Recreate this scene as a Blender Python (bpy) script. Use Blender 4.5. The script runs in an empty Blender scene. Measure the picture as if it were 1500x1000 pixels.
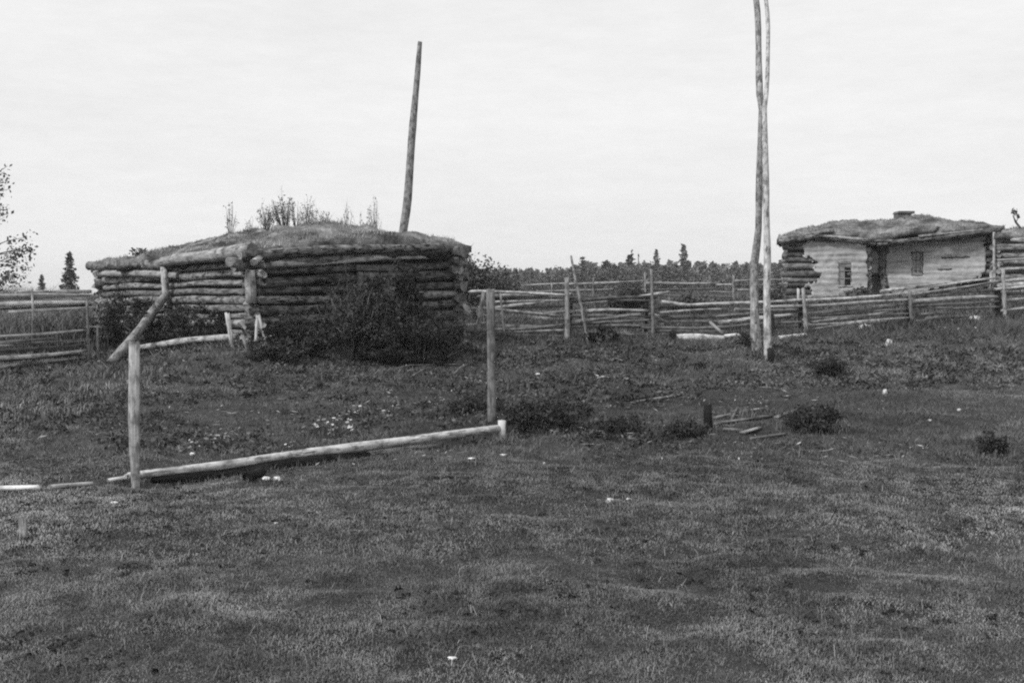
import bpy, math, random
import numpy as np
from mathutils import Vector, Matrix

random.seed(11)
RNG = np.random.default_rng(11)
scn = bpy.context.scene
COL = scn.collection

# ------------------------------------------------------------------ camera geometry
F = 1700.0
CAM = Vector((0, 0, 1.7))
PITCH = math.atan(70 / F)
CP, SP = math.cos(PITCH), math.sin(PITCH)

def ray(px, py):
    u = (px - 750) / F
    v = -(py - 500) / F
    return Vector((u, CP + v * SP, v * CP - SP))

def at(px, py, d):
    """world point seen at (px, py) in the 1500x1000 photograph, at depth y = d"""
    r = ray(px, py)
    return CAM + r * (d / r.y)

# ------------------------------------------------------------------ noise (vectorised value noise)
def vnoise(x, y, s=1.0, seed=0):
    x = np.asarray(x, float) / s; y = np.asarray(y, float) / s
    ix = np.floor(x).astype(np.int64); iy = np.floor(y).astype(np.int64)
    fx = x - ix; fy = y - iy
    fx = fx * fx * (3 - 2 * fx); fy = fy * fy * (3 - 2 * fy)
    def h(a, b):
        n = (a * 374761393 + b * 668265263 + seed * 974634517) & 0xffffffff
        n = ((n ^ (n >> 13)) * 1274126177) & 0xffffffff
        return ((n ^ (n >> 16)) & 0xffff) / 65535.0
    return (h(ix, iy) * (1 - fx) + h(ix + 1, iy) * fx) * (1 - fy) + (h(ix, iy + 1) * (1 - fx) + h(ix + 1, iy + 1) * fx) * fy

def sstep(a, b, x):
    t = np.clip((np.asarray(x, float) - a) / (b - a), 0, 1)
    return t * t * (3 - 2 * t)

# ------------------------------------------------------------------ terrain
CTRL_PX = [  # px, py, depth of ground points read off the photograph
    (198, 706, 10.5), (722, 630, 14.4), (1037, 632, 14.4), (1450, 668, 12.3), (1190, 632, 14.5),
    (1123, 528, 25), (1112, 514, 26.4), (705, 492, 29.5), (832, 503, 30), (955, 500, 30.5), (1178, 494, 31.2),
    (1335, 480, 32.5), (1460, 468, 33.5), (1560, 462, 34.2),
    (372, 516, 22.6), (205, 513, 23.9), (345, 503, 22.2), (300, 545, 20.6), (420, 545, 20.6), (160, 560, 20.4),
    (0, 552, 21), (130, 538, 22.5), (-80, 558, 20.5), (150, 505, 27.6), (668, 508, 26.6), (560, 535, 22.5), (640, 530, 23.4),
    (720, 452, 40), (930, 455, 40), (1100, 450, 40), (1150, 444, 42.5), (1300, 440, 43.5), (1455, 427, 43.6), (1560, 424, 43.6),
    (30, 470, 40), (400, 460, 42), (850, 560, 20.5), (1290, 560, 20.5), (1490, 545, 21), (1490, 500, 28), (0, 625, 15.2), (980, 440, 55), (100, 452, 55), (1500, 420, 55),
]
CTRL = [tuple(at(*c)) for c in CTRL_PX]
for yy in (-14, -4, 1, 4.5, 8):
    for xx in (-14, -7, -2.5, 0, 2.5, 7, 14):
        CTRL.append((xx, yy, 0.0))
CTRL += [(-16, 12, 0.05), (14, 12, 0.1), (-18, 22, .25), (19, 22, .45), (22, 34, 1.1), (-22, 34, .6), (-4.5, 27.5, .5), (-7, 30, .55)]
CTRL = np.array(CTRL)
def _phi(r):
    return np.where(r < 1e-9, 0, r * r * np.log(np.maximum(r, 1e-9)))
_n = len(CTRL)
_K = _phi(np.hypot(CTRL[:, None, 0] - CTRL[None, :, 0], CTRL[:, None, 1] - CTRL[None, :, 1])) + np.eye(_n) * 0.6
_P = np.c_[np.ones(_n), CTRL[:, :2]]
_A = np.block([[_K, _P], [_P.T, np.zeros((3, 3))]])
_W = np.linalg.solve(_A, np.r_[CTRL[:, 2], 0, 0, 0])

LA, LB = at(230, 693, 11.0), at(736, 630, 14.25)
def logdist(x, y):
    dx, dy = LB.x - LA.x, LB.y - LA.y
    t = np.clip(((x - LA.x) * dx + (y - LA.y) * dy) / (dx * dx + dy * dy), 0, 1)
    return np.hypot(x - LA.x - dx * t, y - LA.y - dy * t)

def H(x, y):
    x = np.atleast_1d(np.asarray(x, float)); y = np.atleast_1d(np.asarray(y, float))
    shp = x.shape; x = x.ravel(); y = y.ravel()
    out = np.empty_like(x)
    for i in range(0, len(x), 20000):
        xs, ys = x[i:i + 20000], y[i:i + 20000]
        xc, yc = np.clip(xs, -40, 40), np.clip(ys, -20, 70)
        z = _phi(np.hypot(xc[:, None] - CTRL[:, 0], yc[:, None] - CTRL[:, 1])) @ _W[:_n] + _W[_n] + _W[_n + 1] * xc + _W[_n + 2] * yc
        w = sstep(30, 52, np.hypot(xs * 1.15, (ys - 20)))
        far = 1.15 + 0.5 * (vnoise(xs, ys, 60, 5) - .5)
        z = z * (1 - w) + far * w
        near = 1 - sstep(45, 90, np.hypot(xs, ys))
        z += near * ((vnoise(xs, ys, 1.3, 1) - .5) * (.03 + .07 * sstep(10, 16, ys)) + (vnoise(xs, ys, .45, 2) - .5) * .06 + (vnoise(xs, ys, .26, 3) - .5) * .045)
        z -= .17 * np.exp(-(logdist(xs + .04, ys + .12) / .40) ** 2)
        out[i:i + 20000] = z
    return out.reshape(shp)

def hz(x, y):
    return float(H(x, y)[0])

def hit(px, py):
    """the ground point seen at a pixel"""
    r = ray(px, py); r = r / r.y
    d = np.arange(3, 60, .03)
    zz = 1.7 + r.z * d
    g = H(r.x * d, d)
    k = np.argmax(zz <= g)
    return Vector((r.x * d[k], d[k], float(g[k])))

def gp(px, d, dz=0.0):
    x = (px - 750) / F * d * 1.0
    return Vector((x, d, hz(x, d) + dz))

# ------------------------------------------------------------------ objects, tags
def tag(o, label=None, cat=None, group=None, kind=None):
    if label: o['label'] = label
    if cat: o['category'] = cat
    if group: o['group'] = group
    if kind: o['kind'] = kind
    return o

def empty(name, loc, label, cat, group=None):
    o = bpy.data.objects.new(name, None)
    o.location = loc
    o.empty_display_size = .2
    COL.objects.link(o)
    return tag(o, label, cat, group)

def place(o, parent):
    """parent keeps world-space mesh coordinates"""
    if parent is not None:
        o.parent = parent
        q = parent
        m = Matrix.Identity(4)
        chain = []
        while q is not None:
            chain.append(q.matrix_parent_inverse @ q.matrix_basis if q.parent else q.matrix_basis.copy()); q = q.parent
        for c in reversed(chain):
            m = m @ c
        o.matrix_parent_inverse = m.inverted()
    return o

class MB:
    """collects pieces of ONE object, in world coordinates"""
    def __init__(self):
        self.v = []; self.f = []; self.uv = []; self.mi = []; self.sm = []; self.rn = []; self.cur = random.random()
    def face(self, idx, uvs=None, mi=0, smooth=True):
        self.f.append(tuple(idx)); self.uv.append(uvs or [(0, 0)] * len(idx)); self.mi.append(mi); self.sm.append(smooth); self.rn += [self.cur, 0.0] * len(idx)
    def tube(self, pts, rad, seg=9, wob=.06, cap=(True, True), rag=0.0, flat=1.0, capmat=1, seed=None):
        """irregular round pole through pts; uv = metres along / around"""
        rnd = random.Random(seed if seed is not None else random.random())
        self.cur = rnd.random()
        pts = [Vector(p) for p in pts]
        if not isinstance(rad, (list, tuple)): rad = [rad] * len(pts)
        # resample
        P, R, L = [], [], 0
        tot = sum((pts[i + 1] - pts[i]).length for i in range(len(pts) - 1))
        n = max(len(pts), min(26, int(tot / .28) + 2))
        acc = [0]
        for i in range(len(pts) - 1): acc.append(acc[-1] + (pts[i + 1] - pts[i]).length)
        for k in range(n):
            s = tot * k / (n - 1)
            i = 0
            while i < len(pts) - 2 and s > acc[i + 1]: i += 1
            t = (s - acc[i]) / max(1e-6, acc[i + 1] - acc[i])
            P.append(pts[i].lerp(pts[i + 1], t)); R.append(rad[i] * (1 - t) + rad[i + 1] * t)
        u0 = rnd.random() * 40
        base = len(self.v)
        ph = [rnd.uniform(0, 6.28) for _ in range(4)]
        rw = [1 + rnd.uniform(-wob, wob) for _ in range(seg)]
        s = 0
        for k in range(n):
            T = (P[min(k + 1, n - 1)] - P[max(k - 1, 0)]).normalized()
            up = Vector((0, 0, 1)) if abs(T.z) < .9 else Vector((0, 1, 0))
            A = T.cross(up).normalized(); B = A.cross(T).normalized()
            if k: s += (P[k] - P[k - 1]).length
            c = P[k] + (A * math.sin(s * 1.7 + ph[0]) + B * math.sin(s * 2.1 + ph[1])) * R[k] * wob * 1.6
            kk = 1 + wob * .8 * math.sin(s * 3.3 + ph[2]) + rnd.uniform(-wob, wob) * .5
            for j in range(seg):
                a = 2 * math.pi * j / seg
                r = R[k] * kk * rw[j] * (1 + rnd.uniform(-wob, wob) * .3)
                q = c + A * math.cos(a) * r + B * math.sin(a) * r * flat
                if rag and (k == 0 or k == n - 1): q += T * rnd.uniform(-rag, rag)
                self.v.append(q)
        L = [0]
        for k in range(1, n): L.append(L[-1] + (P[k] - P[k - 1]).length)
        for k in range(n - 1):
            for j in range(seg):
                j2 = (j + 1) % seg
                a, b, c, d = base + k * seg + j, base + k * seg + j2, base + (k + 1) * seg + j2, base + (k + 1) * seg + j
                va, vb = j / seg, (j + 1) / seg
                self.face((a, d, c, b), [(u0 + L[k], va), (u0 + L[k + 1], va), (u0 + L[k + 1], vb), (u0 + L[k], vb)])
        for e, k in ((0, 0), (1, n - 1)):
            if cap[e]:
                idx = [base + k * seg + j for j in range(seg)]
                if e: idx.reverse()
                self.face(idx, [(u0 + .3 * math.cos(6.28 * j / seg), .5 + .3 * math.sin(6.28 * j / seg)) for j in range(seg)], capmat, False)
    def hexa(self, c8, mi=0):
        """box from 8 corners: 4 bottom (ccw seen from above) then 4 top"""
        b = len(self.v); self.cur = random.random()
        self.v += [Vector(p) for p in c8]
        for q in ((0, 3, 2, 1), (4, 5, 6, 7), (0, 1, 5, 4), (1, 2, 6, 5), (2, 3, 7, 6), (3, 0, 4, 7)):
            P = [self.v[b + i] for i in q]
            w = (P[1] - P[0]).length; h = (P[2] - P[1]).length
            self.face([b + i for i in q], [(0, 0), (w, 0), (w, h), (0, h)], mi, False)
    def plank(self, p0, p1, w, t, side=Vector((0, 0, 1)), mi=0):
        """board from p0 to p1, width w along side, thickness t"""
        p0, p1 = Vector(p0), Vector(p1)
        T = (p1 - p0).normalized(); S = (side - T * side.dot(T)).normalized(); N = T.cross(S)
        c = []
        for sgn in (-1, 1):
            for p, q in ((p0, -1), (p1, -1), (p1, 1), (p0, 1)):
                c.append(p + S * w / 2 * q + N * t / 2 * sgn)
        self.hexa(c, mi)
    def build(self, name, mats, parent=None, bevel=0):
        me = bpy.data.meshes.new(name)
        me.from_pydata([tuple(p) for p in self.v], [], self.f)
        if not isinstance(mats, (list, tuple)): mats = [mats]
        for m in mats: me.materials.append(m)
        uvl = me.uv_layers.new(name='UVMap')
        flat = [c for u in self.uv for p in u for c in p]
        uvl.data.foreach_set('uv', flat)
        me.uv_layers.new(name='rnd').data.foreach_set('uv', self.rn)
        me.polygons.foreach_set('material_index', [min(i, len(mats) - 1) for i in self.mi])
        me.polygons.foreach_set('use_smooth', self.sm)
        me.update()
        o = bpy.data.objects.new(name, me)
        COL.objects.link(o)
        if bevel:
            b = o.modifiers.new('bevel', 'BEVEL'); b.width = bevel; b.segments = 2; b.limit_method = 'ANGLE'
        return place(o, parent)

def mesh_np(name, V, T, tone, mat, parent=None, loops=3):
    me = bpy.data.meshes.new(name)
    nv, nf = len(V), len(T)
    me.vertices.add(nv); me.vertices.foreach_set('co', np.ascontiguousarray(V, np.float32).ravel())
    me.loops.add(nf * loops); me.loops.foreach_set('vertex_index', np.ascontiguousarray(T, np.int32).ravel())
    me.polygons.add(nf); me.polygons.foreach_set('loop_start', np.arange(0, nf * loops, loops, dtype=np.int32))
    at_ = me.attributes.new('tone', 'FLOAT', 'POINT')
    at_.data.foreach_set('value', np.ascontiguousarray(tone, np.float32))
    me.materials.append(mat)
    me.update(calc_edges=True)
    o = bpy.data.objects.new(name, me)
    COL.objects.link(o)
    return place(o, parent)

# ------------------------------------------------------------------ materials (all neutral greys: the photograph is black and white)
def newmat(name):
    m = bpy.data.materials.new(name); m.use_nodes = True
    nt = m.node_tree; nt.nodes.clear()
    out = nt.nodes.new('ShaderNodeOutputMaterial'); bs = nt.nodes.new('ShaderNodeBsdfPrincipled')
    nt.links.new(bs.outputs[0], out.inputs[0])
    bs.inputs['Roughness'].default_value = .9
    bs.inputs['Specular IOR Level'].default_value = .15
    return m, nt, bs
def N(nt, typ, **kw):
    n = nt.nodes.new(typ)
    for k, v in kw.items():
        if k.startswith('_'): setattr(n, k[1:], v)
        else: n.inputs[k.replace('__', ' ')].default_value = v
    return n
def ramp(nt, src, stops):
    r = nt.nodes.new('ShaderNodeValToRGB')
    el = r.color_ramp.elements
    while len(el) < len(stops): el.new(.5)
    for e, (p, c) in zip(el, stops):
        e.position = p; e.color = (c, c, c, 1)
    nt.links.new(src, r.inputs[0])
    return r.outputs[0]
def mathn(nt, op, a, b=None):
    n = nt.nodes.new('ShaderNodeMath'); n.operation = op
    for i, s in enumerate((a, b)):
        if s is None: continue
        if isinstance(s, (int, float)): n.inputs[i].default_value = s
        else: nt.links.new(s, n.inputs[i])
    return n.outputs[0]
def bumpn(nt, bs, h, dist, st=1.0):
    b = nt.nodes.new('ShaderNodeBump'); b.inputs['Distance'].default_value = dist; b.inputs['Strength'].default_value = st
    nt.links.new(h, b.inputs['Height']); nt.links.new(b.outputs[0], bs.inputs['Normal'])

def wood(name, dark, light, bark=.0, barkc=.06, streak=1.0):
    m, nt, bs = newmat(name)
    uv = N(nt, 'ShaderNodeUVMap'); uv.uv_map = 'UVMap'
    mp = N(nt, 'ShaderNodeMapping'); mp.inputs['Scale'].default_value = (1.6, 9 * streak, 1)
    nt.links.new(uv.outputs[0], mp.inputs['Vector'])
    n1 = N(nt, 'ShaderNodeTexNoise', Scale=2.0, Detail=5.0, Roughness=.65); nt.links.new(mp.outputs[0], n1.inputs['Vector'])
    base = ramp(nt, n1.outputs[0], [(.30, dark), (.52, (dark + light) / 2), (.68, light)])
    tc = N(nt, 'ShaderNodeTexCoord')
    n2 = N(nt, 'ShaderNodeTexNoise', Scale=5.0, Detail=6.0, Roughness=.7); nt.links.new(tc.outputs['Object'], n2.inputs['Vector'])
    blot = ramp(nt, n2.outputs[0], [(.36, .38), (.5, .9), (.64, 1.15)])
    v = mathn(nt, 'MULTIPLY', base, blot)
    u2 = N(nt, 'ShaderNodeUVMap'); u2.uv_map = 'rnd'
    sx = N(nt, 'ShaderNodeSeparateXYZ'); nt.links.new(u2.outputs[0], sx.inputs[0])
    rv = mathn(nt, 'ADD', mathn(nt, 'MULTIPLY', sx.outputs[0], .75), .6)
    v = mathn(nt, 'MULTIPLY', v, rv)
    if bark:
        mp3 = N(nt, 'ShaderNodeMapping'); mp3.inputs['Scale'].default_value = (2.2, 3.5, 1); nt.links.new(uv.outputs[0], mp3.inputs['Vector'])
        n3 = N(nt, 'ShaderNodeTexNoise', Scale=1.7, Detail=7.0, Roughness=.72); nt.links.new(mp3.outputs[0], n3.inputs['Vector'])
        mk = ramp(nt, n3.outputs[0], [(.34 + bark * .24, 0), (.40 + bark * .24, 1)])
        mx = N(nt, 'ShaderNodeMix'); mx.inputs['B'].default_value = barkc
        # bark is left where mask is 0
        inv = mathn(nt, 'SUBTRACT', 1.0, mk)
        nt.links.new(mathn(nt, 'MULTIPLY', inv, 1.0), mx.inputs['Factor']); nt.links.new(v, mx.inputs['A'])
        v = mx.outputs['Result']
    nt.links.new(v, bs.inputs['Base Color'])
    bumpn(nt, bs, n1.outputs[0], .012, .8)
    return m

def toned(name, base, s1=1.1, lo=.6, hi=1.3, translucent=0.0):
    """grass blades and leaves: per-piece tone attribute times slow patches over the ground"""
    m, nt, bs = newmat(name)
    a = N(nt, 'ShaderNodeAttribute'); a.attribute_name = 'tone'
    g = N(nt, 'ShaderNodeNewGeometry')
    n = N(nt, 'ShaderNodeTexNoise', Scale=s1, Detail=3.0); nt.links.new(g.outputs['Position'], n.inputs['Vector'])
    r = ramp(nt, n.outputs[0], [(.3, lo), (.7, hi)])
    v = mathn(nt, 'MULTIPLY', mathn(nt, 'MULTIPLY', a.outputs['Fac'], r), base)
    nt.links.new(v, bs.inputs['Base Color'])
    bs.inputs['Roughness'].default_value = .75
    return m

M = {}
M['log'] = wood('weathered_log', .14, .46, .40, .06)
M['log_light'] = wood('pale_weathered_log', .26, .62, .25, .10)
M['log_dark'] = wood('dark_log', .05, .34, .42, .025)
M['log_mid'] = wood('clay_stained_log', .08, .24, .3, .05)
M['rail'] = wood('weathered_rail', .20, .62, .22, .10)
M['rail_dark'] = wood('dark_rail', .08, .26, .3, .04)
M['pole'] = wood('grey_pole', .20, .46, .35, .10)
M['post'] = wood('pale_post', .28, .60, .30, .14, streak=.6)
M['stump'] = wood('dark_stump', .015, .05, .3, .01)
M['plank'] = wood('split_plank', .12, .36, .2, .06)
M['end'] = wood('end_grain', .16, .40, 0, .1)
M['white_log'] = wood('bleached_log', .45, .80, .10, .2)
M['birch'] = wood('peeled_pole', .25, .52, .25, .12, streak=.5)
M['twig'] = wood('twig_bark', .05, .13)
M['twig_pale'] = wood('dry_twig', .10, .28)
M['window_wood'] = wood('window_wood', .16, .36)
M['grass'] = toned('short_grass', .118, 0.9, .8, 1.2)
M['weeds'] = toned('tall_weeds', .10, 1.2, .6, 1.3)
M['leaf'] = toned('shrub_leaves', .050, 1.6, .45, 1.5)
M['leaf_mid'] = toned('mid_leaves', .085, 1.6, .55, 1.4)
M['leaf_pale'] = toned('pale_leaves', .62, 2.5, .6, 1.3)
M['needle'] = toned('conifer_needles', .12, .4, .7, 1.3)
M['far_leaf'] = toned('far_foliage', .12, .3, .7, 1.3)

def ground_mat():
    m, nt, bs = newmat('pasture_soil')
    g = N(nt, 'ShaderNodeNewGeometry')
    n1 = N(nt, 'ShaderNodeTexNoise', Scale=.55, Detail=6.0, Roughness=.62); nt.links.new(g.outputs['Position'], n1.inputs['Vector'])
    n2 = N(nt, 'ShaderNodeTexNoise', Scale=9.0, Detail=6.0, Roughness=.7); nt.links.new(g.outputs['Position'], n2.inputs['Vector'])
    a = ramp(nt, n1.outputs[0], [(.36, .030), (.5, .050), (.68, .075)])
    b = ramp(nt, n2.outputs[0], [(.3, .45), (.7, 1.5)])
    nt.links.new(mathn(nt, 'MULTIPLY', a, b), bs.inputs['Base Color'])
    bumpn(nt, bs, n2.outputs[0], .05, 1)
    return m
M['ground'] = ground_mat()

def sod_mat():
    m, nt, bs = newmat('sod')
    g = N(nt, 'ShaderNodeNewGeometry')
    n1 = N(nt, 'ShaderNodeTexNoise', Scale=1.3, Detail=6.0, Roughness=.62); nt.links.new(g.outputs['Position'], n1.inputs['Vector'])
    n2 = N(nt, 'ShaderNodeTexNoise', Scale=11.0, Detail=6.0, Roughness=.7); nt.links.new(g.outputs['Position'], n2.inputs['Vector'])
    a = ramp(nt, n1.outputs[0], [(.36, .05), (.5, .17), (.64, .30)])
    b = ramp(nt, n2.outputs[0], [(.3, .5), (.7, 1.4)])
    nt.links.new(mathn(nt, 'MULTIPLY', a, b), bs.inputs['Base Color'])
    bumpn(nt, bs, n2.outputs[0], .06, 1)
    return m
M['sod'] = sod_mat()

def plaster_mat():
    m, nt, bs = newmat('clay_plaster')
    g = N(nt, 'ShaderNodeNewGeometry')
    mp = N(nt, 'ShaderNodeMapping'); mp.inputs['Scale'].default_value = (.8, .8, 7.5); nt.links.new(g.outputs['Position'], mp.inputs['Vector'])
    n1 = N(nt, 'ShaderNodeTexNoise', Scale=.9, Detail=6.0, Roughness=.6); nt.links.new(mp.outputs[0], n1.inputs['Vector'])
    n2 = N(nt, 'ShaderNodeTexNoise', Scale=6.0, Detail=5.0, Roughness=.7); nt.links.new(g.outputs['Position'], n2.inputs['Vector'])
    a = ramp(nt, n1.outputs[0], [(.32, .20), (.45, .36), (.60, .45)])
    b = ramp(nt, n2.outputs[0], [(.32, .78), (.62, 1.06)])
    nt.links.new(mathn(nt, 'MULTIPLY', a, b), bs.inputs['Base Color'])
    bumpn(nt, bs, n2.outputs[0], .03, .8)
    return m
M['plaster'] = plaster_mat()

def plain(name, c, rough=.9, var=.35, sc=6):
    m, nt, bs = newmat(name)
    tc = N(nt, 'ShaderNodeTexCoord')
    n = N(nt, 'ShaderNodeTexNoise', Scale=sc, Detail=4.0); nt.links.new(tc.outputs['Object'], n.inputs['Vector'])
    nt.links.new(ramp(nt, n.outputs[0], [(.3, c * (1 - var)), (.7, c * (1 + var))]), bs.inputs['Base Color'])
    bs.inputs['Roughness'].default_value = rough
    bumpn(nt, bs, n.outputs[0], .02, .6)
    return m
M['stone'] = plain('pale_stone', .60, .9, .4, 14)
M['stone_dark'] = plain('dark_stone', .03)
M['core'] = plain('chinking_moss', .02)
M['chink'] = plain('clay_chinking', .16)
M['glass'] = plain('dark_window_glass', .006, .5, .2)
M['glass_dim'] = plain('dusty_window_glass', .24, .6, .3)
M['brick'] = plain('sooty_clay', .11)
M['hide'] = plain('black_rotten_wood', .012)

# ------------------------------------------------------------------ world and sun
SUN_EL, SUN_AZ = math.radians(42), math.radians(-128)   # azimuth from +Y, clockwise; light comes from the photograph's left
world = bpy.data.worlds.new("World"); scn.world = world; world.use_nodes = True
nt = world.node_tree; nt.nodes.clear()
wo = nt.nodes.new('ShaderNodeOutputWorld'); bg = nt.nodes.new('ShaderNodeBackground'); nt.links.new(bg.outputs[0], wo.inputs[0])
sk = nt.nodes.new('ShaderNodeTexSky'); sk.sky_type = 'NISHITA'; sk.sun_disc = False
sk.sun_elevation = SUN_EL; sk.sun_rotation = SUN_AZ; sk.air_density = 1; sk.dust_density = 3
bw = nt.nodes.new('ShaderNodeRGBToBW'); nt.links.new(sk.outputs[0], bw.inputs[0])
tc = nt.nodes.new('ShaderNodeTexCoord')
mpg = nt.nodes.new('ShaderNodeMapping'); mpg.inputs['Scale'].default_value = (1.5, 1.5, 7); nt.links.new(tc.outputs['Generated'], mpg.inputs['Vector'])
cn = nt.nodes.new('ShaderNodeTexNoise'); cn.inputs['Scale'].default_value = 1.6; cn.inputs['Detail'].default_value = 5
nt.links.new(mpg.outputs[0], cn.inputs['Vector'])
cloud = ramp(nt, cn.outputs[0], [(.3, .94), (.7, 1.04)])
cn2 = nt.nodes.new('ShaderNodeTexNoise'); cn2.inputs['Scale'].default_value = 14; cn2.inputs['Detail'].default_value = 6; cn2.inputs['Roughness'].default_value = .75
nt.links.new(mpg.outputs[0], cn2.inputs['Vector'])
cloud = mathn(nt, 'MULTIPLY', cloud, ramp(nt, cn2.outputs[0], [(.3, .96), (.7, 1.035)]))
veil = mathn(nt, 'MULTIPLY', cloud, 9.9)        # thin even cloud over the whole sky
mx = nt.nodes.new('ShaderNodeMix'); mx.inputs['Factor'].default_value = .86
nt.links.new(bw.outputs[0], mx.inputs['A']); nt.links.new(veil, mx.inputs['B'])
nt.links.new(mx.outputs['Result'], bg.inputs['Color'])
bg.inputs['Strength'].default_value = .1

sun = bpy.data.lights.new('sun', 'SUN'); sun.energy = 2.9; sun.angle = math.radians(12); sun.color = (1, 1, 1)
so = bpy.data.objects.new('sun', sun); COL.objects.link(so)
sd = Vector((math.sin(SUN_AZ) * math.cos(SUN_EL), math.cos(SUN_AZ) * math.cos(SUN_EL), math.sin(SUN_EL)))
so.rotation_euler = (-sd).to_track_quat('-Z', 'Y').to_euler()
so.location = sd * 60

# ------------------------------------------------------------------ camera
cd = bpy.data.cameras.new('camera'); cd.sensor_width = 36; cd.lens = 36 * F / 1500; cd.clip_end = 6000; cd.clip_start = .1
co = bpy.data.objects.new('camera', cd); COL.objects.link(co)
co.location = CAM; co.rotation_euler = (math.pi / 2 - PITCH, 0, 0)
scn.camera = co

# ------------------------------------------------------------------ ground
def axis(lo, hi, step, far):
    a = list(np.arange(lo, hi + 1e-6, step))
    s = step
    while a[-1] < far: s *= 1.35; a.append(a[-1] + s)
    s = step; b = []
    x = lo
    while x > -far: s *= 1.35; x -= s; b.append(x)
    return np.array(b[::-1] + a)
gx, gy = axis(-22, 24, .13, 950), axis(0, 47, .13, 950)
GX, GY = np.meshgrid(gx, gy)
GZ = H(GX, GY)
V = np.c_[GX.ravel(), GY.ravel(), GZ.ravel()]
nx, ny = len(gx), len(gy)
ii = np.arange(nx * ny).reshape(ny, nx)
Q = np.stack([ii[:-1, :-1], ii[:-1, 1:], ii[1:, 1:], ii[1:, :-1]], -1).reshape(-1, 4)
ground = mesh_np('ground', V, Q, np.ones(len(V)), M['ground'], loops=4)
ground.data.polygons.foreach_set('use_smooth', np.ones(len(Q), bool))
tag(ground, 'rough grazed pasture rising gently towards the log buildings', None, kind='structure')

# ------------------------------------------------------------------ hut plan (needed by the grass too)
S2 = math.sqrt(.5)
HC = Vector((-5.11, 23.0, 0)); FD = Vector((S2, S2, 0)); LD = Vector((-S2, S2, 0))
FL, LL = 5.4, 6.57
F1 = HC + FD * FL; L1 = HC + LD * LL; BK = F1 + LD * LL
def DH(px): return 42.5 - (px - 1150) / 305 * 1.5
HOUSE_A = Vector((at(1150, 400, 42.5).x, 42.5, 0)); HOUSE_D = Vector((at(1455, 400, DH(1455)).x, DH(1455), 0))

def in_hut(x, y, m=0.0):
    s = (x - HC.x) * FD.x + (y - HC.y) * FD.y
    t = (x - HC.x) * LD.x + (y - HC.y) * LD.y
    return (s > -m) & (s < FL + m) & (t > -m) & (t < LL + m)

# ------------------------------------------------------------------ grass
def blades(name, P, hgt, wid, lean, tone, mat, bent=True, parent=None):
    n = len(P)
    az = RNG.uniform(0, 2 * np.pi, n); la = RNG.uniform(0, 2 * np.pi, n)
    sx, sy = np.cos(az) * wid / 2, np.sin(az) * wid / 2
    lx, ly = np.cos(la) * lean * hgt, np.sin(la) * lean * hgt
    if bent:
        V = np.empty((n, 5, 3)); z = P[:, 2]
        V[:, 0] = np.c_[P[:, 0] - sx, P[:, 1] - sy, z - .01]; V[:, 1] = np.c_[P[:, 0] + sx, P[:, 1] + sy, z - .01]
        mxx, mxy = P[:, 0] + lx * .35, P[:, 1] + ly * .35
        V[:, 2] = np.c_[mxx + sx * .8, mxy + sy * .8, z + hgt * .6]; V[:, 3] = np.c_[mxx - sx * .8, mxy - sy * .8, z + hgt * .6]
        V[:, 4] = np.c_[P[:, 0] + lx, P[:, 1] + ly, z + hgt * (1 - .35 * lean)]
        b = (np.arange(n) * 5)[:, None]
        T = np.concatenate([b + [0, 1, 2], b + [0, 2, 3], b + [3, 2, 4]], 0)
        return mesh_np(name, V.reshape(-1, 3), T, np.repeat(tone, 5), mat, parent)
    V = np.empty((n, 3, 3)); z = P[:, 2]
    V[:, 0] = np.c_[P[:, 0] - sx, P[:, 1] - sy, z - .02]; V[:, 1] = np.c_[P[:, 0] + sx, P[:, 1] + sy, z - .02]
    V[:, 2] = np.c_[P[:, 0] + lx, P[:, 1] + ly, z + hgt]
    T = np.arange(n * 3).reshape(-1, 3)
    return mesh_np(name, V.reshape(-1, 3), T, np.repeat(tone, 3), mat, parent)

def tone_map(x, y):
    """how dry and pale the sward is from place to place (living colour, not light)"""
    t = .58 + .28 * vnoise(x, y * .8, 2.4, 21) + .30 * vnoise(x, y, .7, 22) + .45 * (vnoise(x, y, .22, 23) - .3)
    t *= 1 + 1.1 * (1 - sstep(-.62, -.30, x / np.maximum(y, 3))) * sstep(6, 10, y)                # dry strip along the gate side
    t *= 1 + .35 * sstep(.10, .33, x / np.maximum(y, 3)) * (1 - sstep(22, 30, y)) * sstep(6, 9, y)
    t *= 1 + .22 * (1 - sstep(10, 13, y)) * (1 - .55 * np.exp(-(((x - .35) / 1.1) ** 2 + ((y - 6.9) / .9) ** 2)))
    t *= 1 + .35 * (1 - sstep(-.30, -.12, x / np.maximum(y, 3))) * (1 - sstep(9, 11, y))
    band = np.exp(-((y - 16.5) / 4.2) ** 2) * sstep(-3.5, -.5, x) * (1 - sstep(4.5, 8, x))
    t *= 1 - .45 * band
    t *= 1 + .7 * np.exp(-(((x + 5.6) / 2.2) ** 2 + ((y - 19.2) / 1.3) ** 2))
    t *= .9 + .2 * sstep(.35, .75, vnoise(x, y * 2.2, 3.1, 31))
    t *= .68 + .6 * sstep(.3, .6, .5 * vnoise(x, y, .22, 32) + .5 * vnoise(x, y, .08, 33))
    return np.clip(t, .22, 2.6)

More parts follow.
